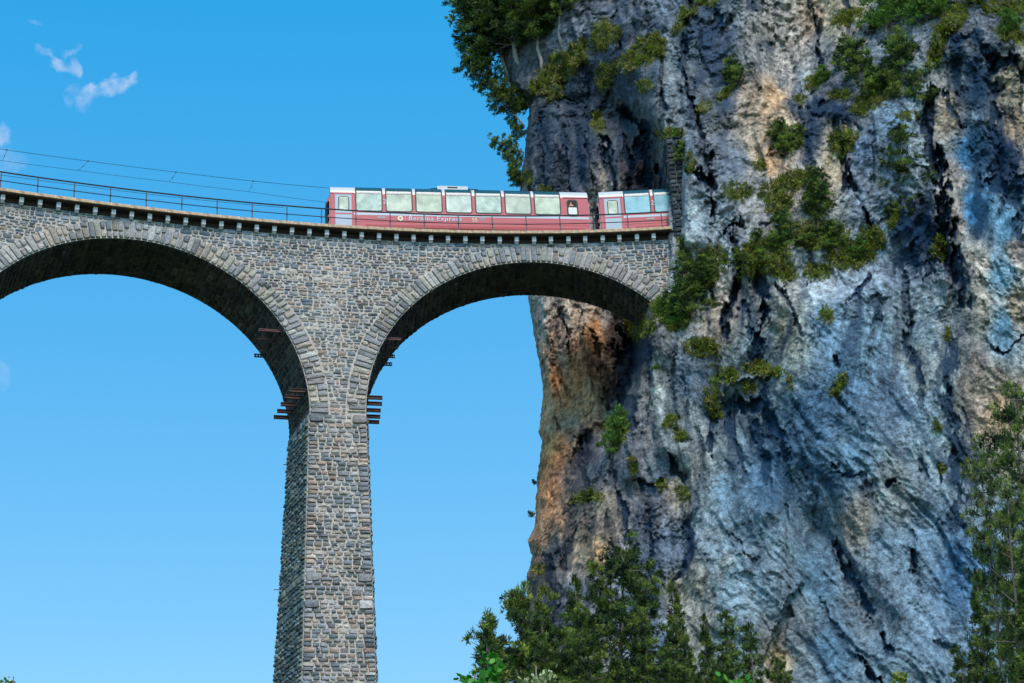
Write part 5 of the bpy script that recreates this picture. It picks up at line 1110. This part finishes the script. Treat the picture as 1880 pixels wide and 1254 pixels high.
BT = [
 ('spruce_1', (905, 1128), 92, 'slim spruce against the sky, tallest of the three at the far left of the grove', 1.0, 912), ('spruce_2', (886, 1158), 90, 'short spruce against the sky, leftmost of the grove', 1.0, 892), ('pine_1', (940, 1100), 95, 'open pine against the sky right beside the foot of the rock', .6, 940),
 ('spruce_2', (993, 1102), 91, 'dense dark spruce in front of the left corner of the cliff', .9, 993), ('spruce_3', (1050, 1055), 90, 'tall spruce left of the tallest pine', .85, 1052), ('pine_2', (1140, 1012), 90, 'tallest pine at the foot of the cliff with visible grey trunk', .8, 1148),
 ('spruce_1', (1231, 1070), 90, 'pointed spruce right of the tallest pine', .85, 1235), ('spruce_3', (1292, 1126), 88, 'dark spruce in the right half of the grove', .8, 1298), ('slender_1', (1327, 1122), 89, 'thin pine beside the dark spruce', .9, 1330), ('slender_2', (1376, 1150), 88, 'lone thin pine standing before pale rock', .9, 1382),
 ('pine_3', (1090, 1130), 84, 'bushy pine filling the middle of the grove below the tallest pine', .9, 1090), ('spruce_2', (1180, 1128), 84, 'bushy spruce between the tallest pine and the pointed spruce', .95, 1180), ('pine_1', (1030, 1160), 82, 'bushy pine low in the left half of the grove', .9, 1030), ('spruce_1', (1262, 1168), 82, 'low spruce at the bottom edge beneath the pointed spruce', 1.1, 1262),
 ('pine_2', (1425, 1212), 84, 'small dark pine at the bottom edge right of the lone thin pine', .6, 1430), ('pine_3', (960, 1180), 84, 'pine low at the bottom edge below the corner of the rock', .9, 960), ('spruce_3', (1130, 1190), 78, 'lowest spruce in the centre of the grove', 1.2, 1130), ('pine_2', (1215, 1195), 79, 'lowest pine right of the grove centre', 1.0, 1215), ('pine_1', (1330, 1205), 82, 'low pine under the thin pines', .7, 1335),
 ('tall_1', (1878, 712), 76, 'very tall pine cut by the right edge of the view', .62, 1900), ('tall_2', (1800, 832), 80, 'tall airy pine left of the one cut by the right edge', .42, 1830), ('spruce_3', (1786, 1046), 74, 'dark conical pine in front of the blue grey stain', .75, 1794), ('tall_2', (1850, 890), 72, 'broad pine low in the right corner', .5, 1868), ('spruce_1', (1872, 1010), 70, 'spruce in the bottom right corner', .8, 1876),
 ('slender_2', (1760, 1190), 74, 'small pine top at the bottom edge beside the dark conical pine', 1.0, 1764),
]
for key, t, Y, lab, wd, bx in BT: from_ground(key, 'pine_tree' if key[:2] != 'sp' else 'spruce_tree', t, Y, lab, 'conifer', GE if t[0] < 1600 else 'pines at the right edge', wd, bx)
# broadleaf tree tops in the foreground
def broad_proto(seed, h, w, pal, leaf=.12, nleaf=2600, top=3.4):
    g = np.random.default_rng(seed); T = MB(); tz = np.linspace(0, h, 8); T.tube(np.c_[g.normal(0, .05, 8), g.normal(0, .05, 8), tz], np.linspace(.16, .02, 8), 7); C = []; Dd = []
    for k in range(46):
        zz = h - top * g.random() ** .8; L = w * (.25 + .75 * math.sqrt(max(0, (h - zz) / top))) * g.uniform(.5, 1.05); az = g.uniform(0, 6.28); el = g.uniform(.3, 1.1)
        dr = np.array([math.cos(az) * math.cos(el), math.sin(az) * math.cos(el), math.sin(el)]); b = np.array([0, 0, zz - L * math.sin(el)]); T.tube([b, b + dr * L * .5 + (0, 0, .02), b + dr * L], [.03, .018, .006], 4)
        for u in range(nleaf // 46): f = .3 + .7 * g.random(); C.append(b + dr * L * f + g.normal(0, .10, 3)); Dd.append(dr + g.normal(0, .7, 3))
    C = np.array(C); Dd = np.array(Dd); V, F4, F3, ti = blades(C, Dd, 1, leaf, leaf * .62, .1, g)
    pal = np.array(pal); cv = np.repeat(pal[g.integers(0, len(pal), len(C))] * g.uniform(.7, 1.25, (len(C), 1)), 5, 0)
    return T.build('trunk', M_bark, smooth=True), mesh_np('crown', V, [F4, F3], M_leaf, cv)
def broad(seed, t, Y, w, pal, label, leaf=.12, n=2600, name='broadleaf_tree', cat='tree'):
    top = at(t[0], t[1], Y); g_ = float(ground_h(np.array([top[0]]), np.array([Y]))[0]); h = top[2] - g_; a, b = broad_proto(seed, h, w, pal, leaf, n)
    o = empty(name, (top[0], Y, g_), label, cat); link('trunk', a, o); link('crown', b, o)
BR = [lin(c) for c in [(70, 140, 36), (50, 118, 30), (96, 160, 44), (60, 128, 30)]]; YG = [lin(c) for c in [(130, 140, 30), (150, 150, 40), (110, 130, 30)]]; PG = [lin(c) for c in [(150, 160, 100), (120, 136, 70), (90, 110, 50), (190, 194, 150)]]
broad(1, (895, 1205), 44, .55, BR, 'bright green leafy treetop at the bottom edge before the left spruces', .17, 1100)
broad(2, (868, 1238), 42, .5, BR, 'small bright green treetop at the bottom edge, lowest and leftmost of its pair', .17, 500)
broad(3, (985, 1222), 56, 1.3, PG, 'pale flowering treetop at the bottom edge below the rock corner', .14, 2600)
broad(4, (1352, 1240), 42, .7, BR, 'bright green leafy treetop at the bottom edge below the thin pines', .19, 700)
broad(5, (1652, 1236), 60, 1.1, [c * .8 for c in YG], 'olive green treetop at the bottom edge before the pale rock', .13, 1800)
broad(6, (20, 1241), 62, .95, YG, 'yellow green treetop in the bottom left corner', .12, 3000)
# grass and moss tufts on the ledges
C = []; Dd = []; g = np.random.default_rng(77)
for (mx, my, rx, ry, an) in TURF:
    n = int(rx * ry * .30); a = math.radians(an); r = np.sqrt(g.random(n)) * 1.05; th = g.uniform(0, 6.28, n)
    ex = r * np.cos(th) * rx; ey = r * np.sin(th) * ry; px = mx + ex * math.cos(a) - ey * math.sin(a); py = my + ex * math.sin(a) + ey * math.cos(a)
    nz_ = fbm(px / 9, py / 9, px * 0, 3); k = nz_ > -.28; p = surf(px[k], py[k]); C.append(p)
    Dd.append(np.c_[g.normal(0, .4, len(p)), -.8 + g.normal(0, .3, len(p)), g.normal(.15, .5, len(p))])
C = np.concatenate(C); Dd = np.concatenate(Dd); V, F4, F3, ti = blades(C, Dd, 6, .27, .045, .5, g, .05)
pal = np.array([lin(c) for c in [(134, 142, 54), (112, 128, 46), (148, 146, 66), (92, 106, 40), (156, 148, 78)]])
cn = fbm(C[:, 0] / .9, C[:, 1] / .9, C[:, 2] / .9, 2); ix = np.clip((cn + .5) * 5, 0, 4).astype(int)
cv = np.repeat((pal[ix] * g.uniform(.6, 1.3, (len(C), 1)))[ti], 5, 0)
link('ledge_grass', mesh_np('ledge_grass', V, [F4, F3], M_grass, cv), None, 'olive grass and moss tufts growing on the ledges of the cliff', 'grass', None, 'stuff')
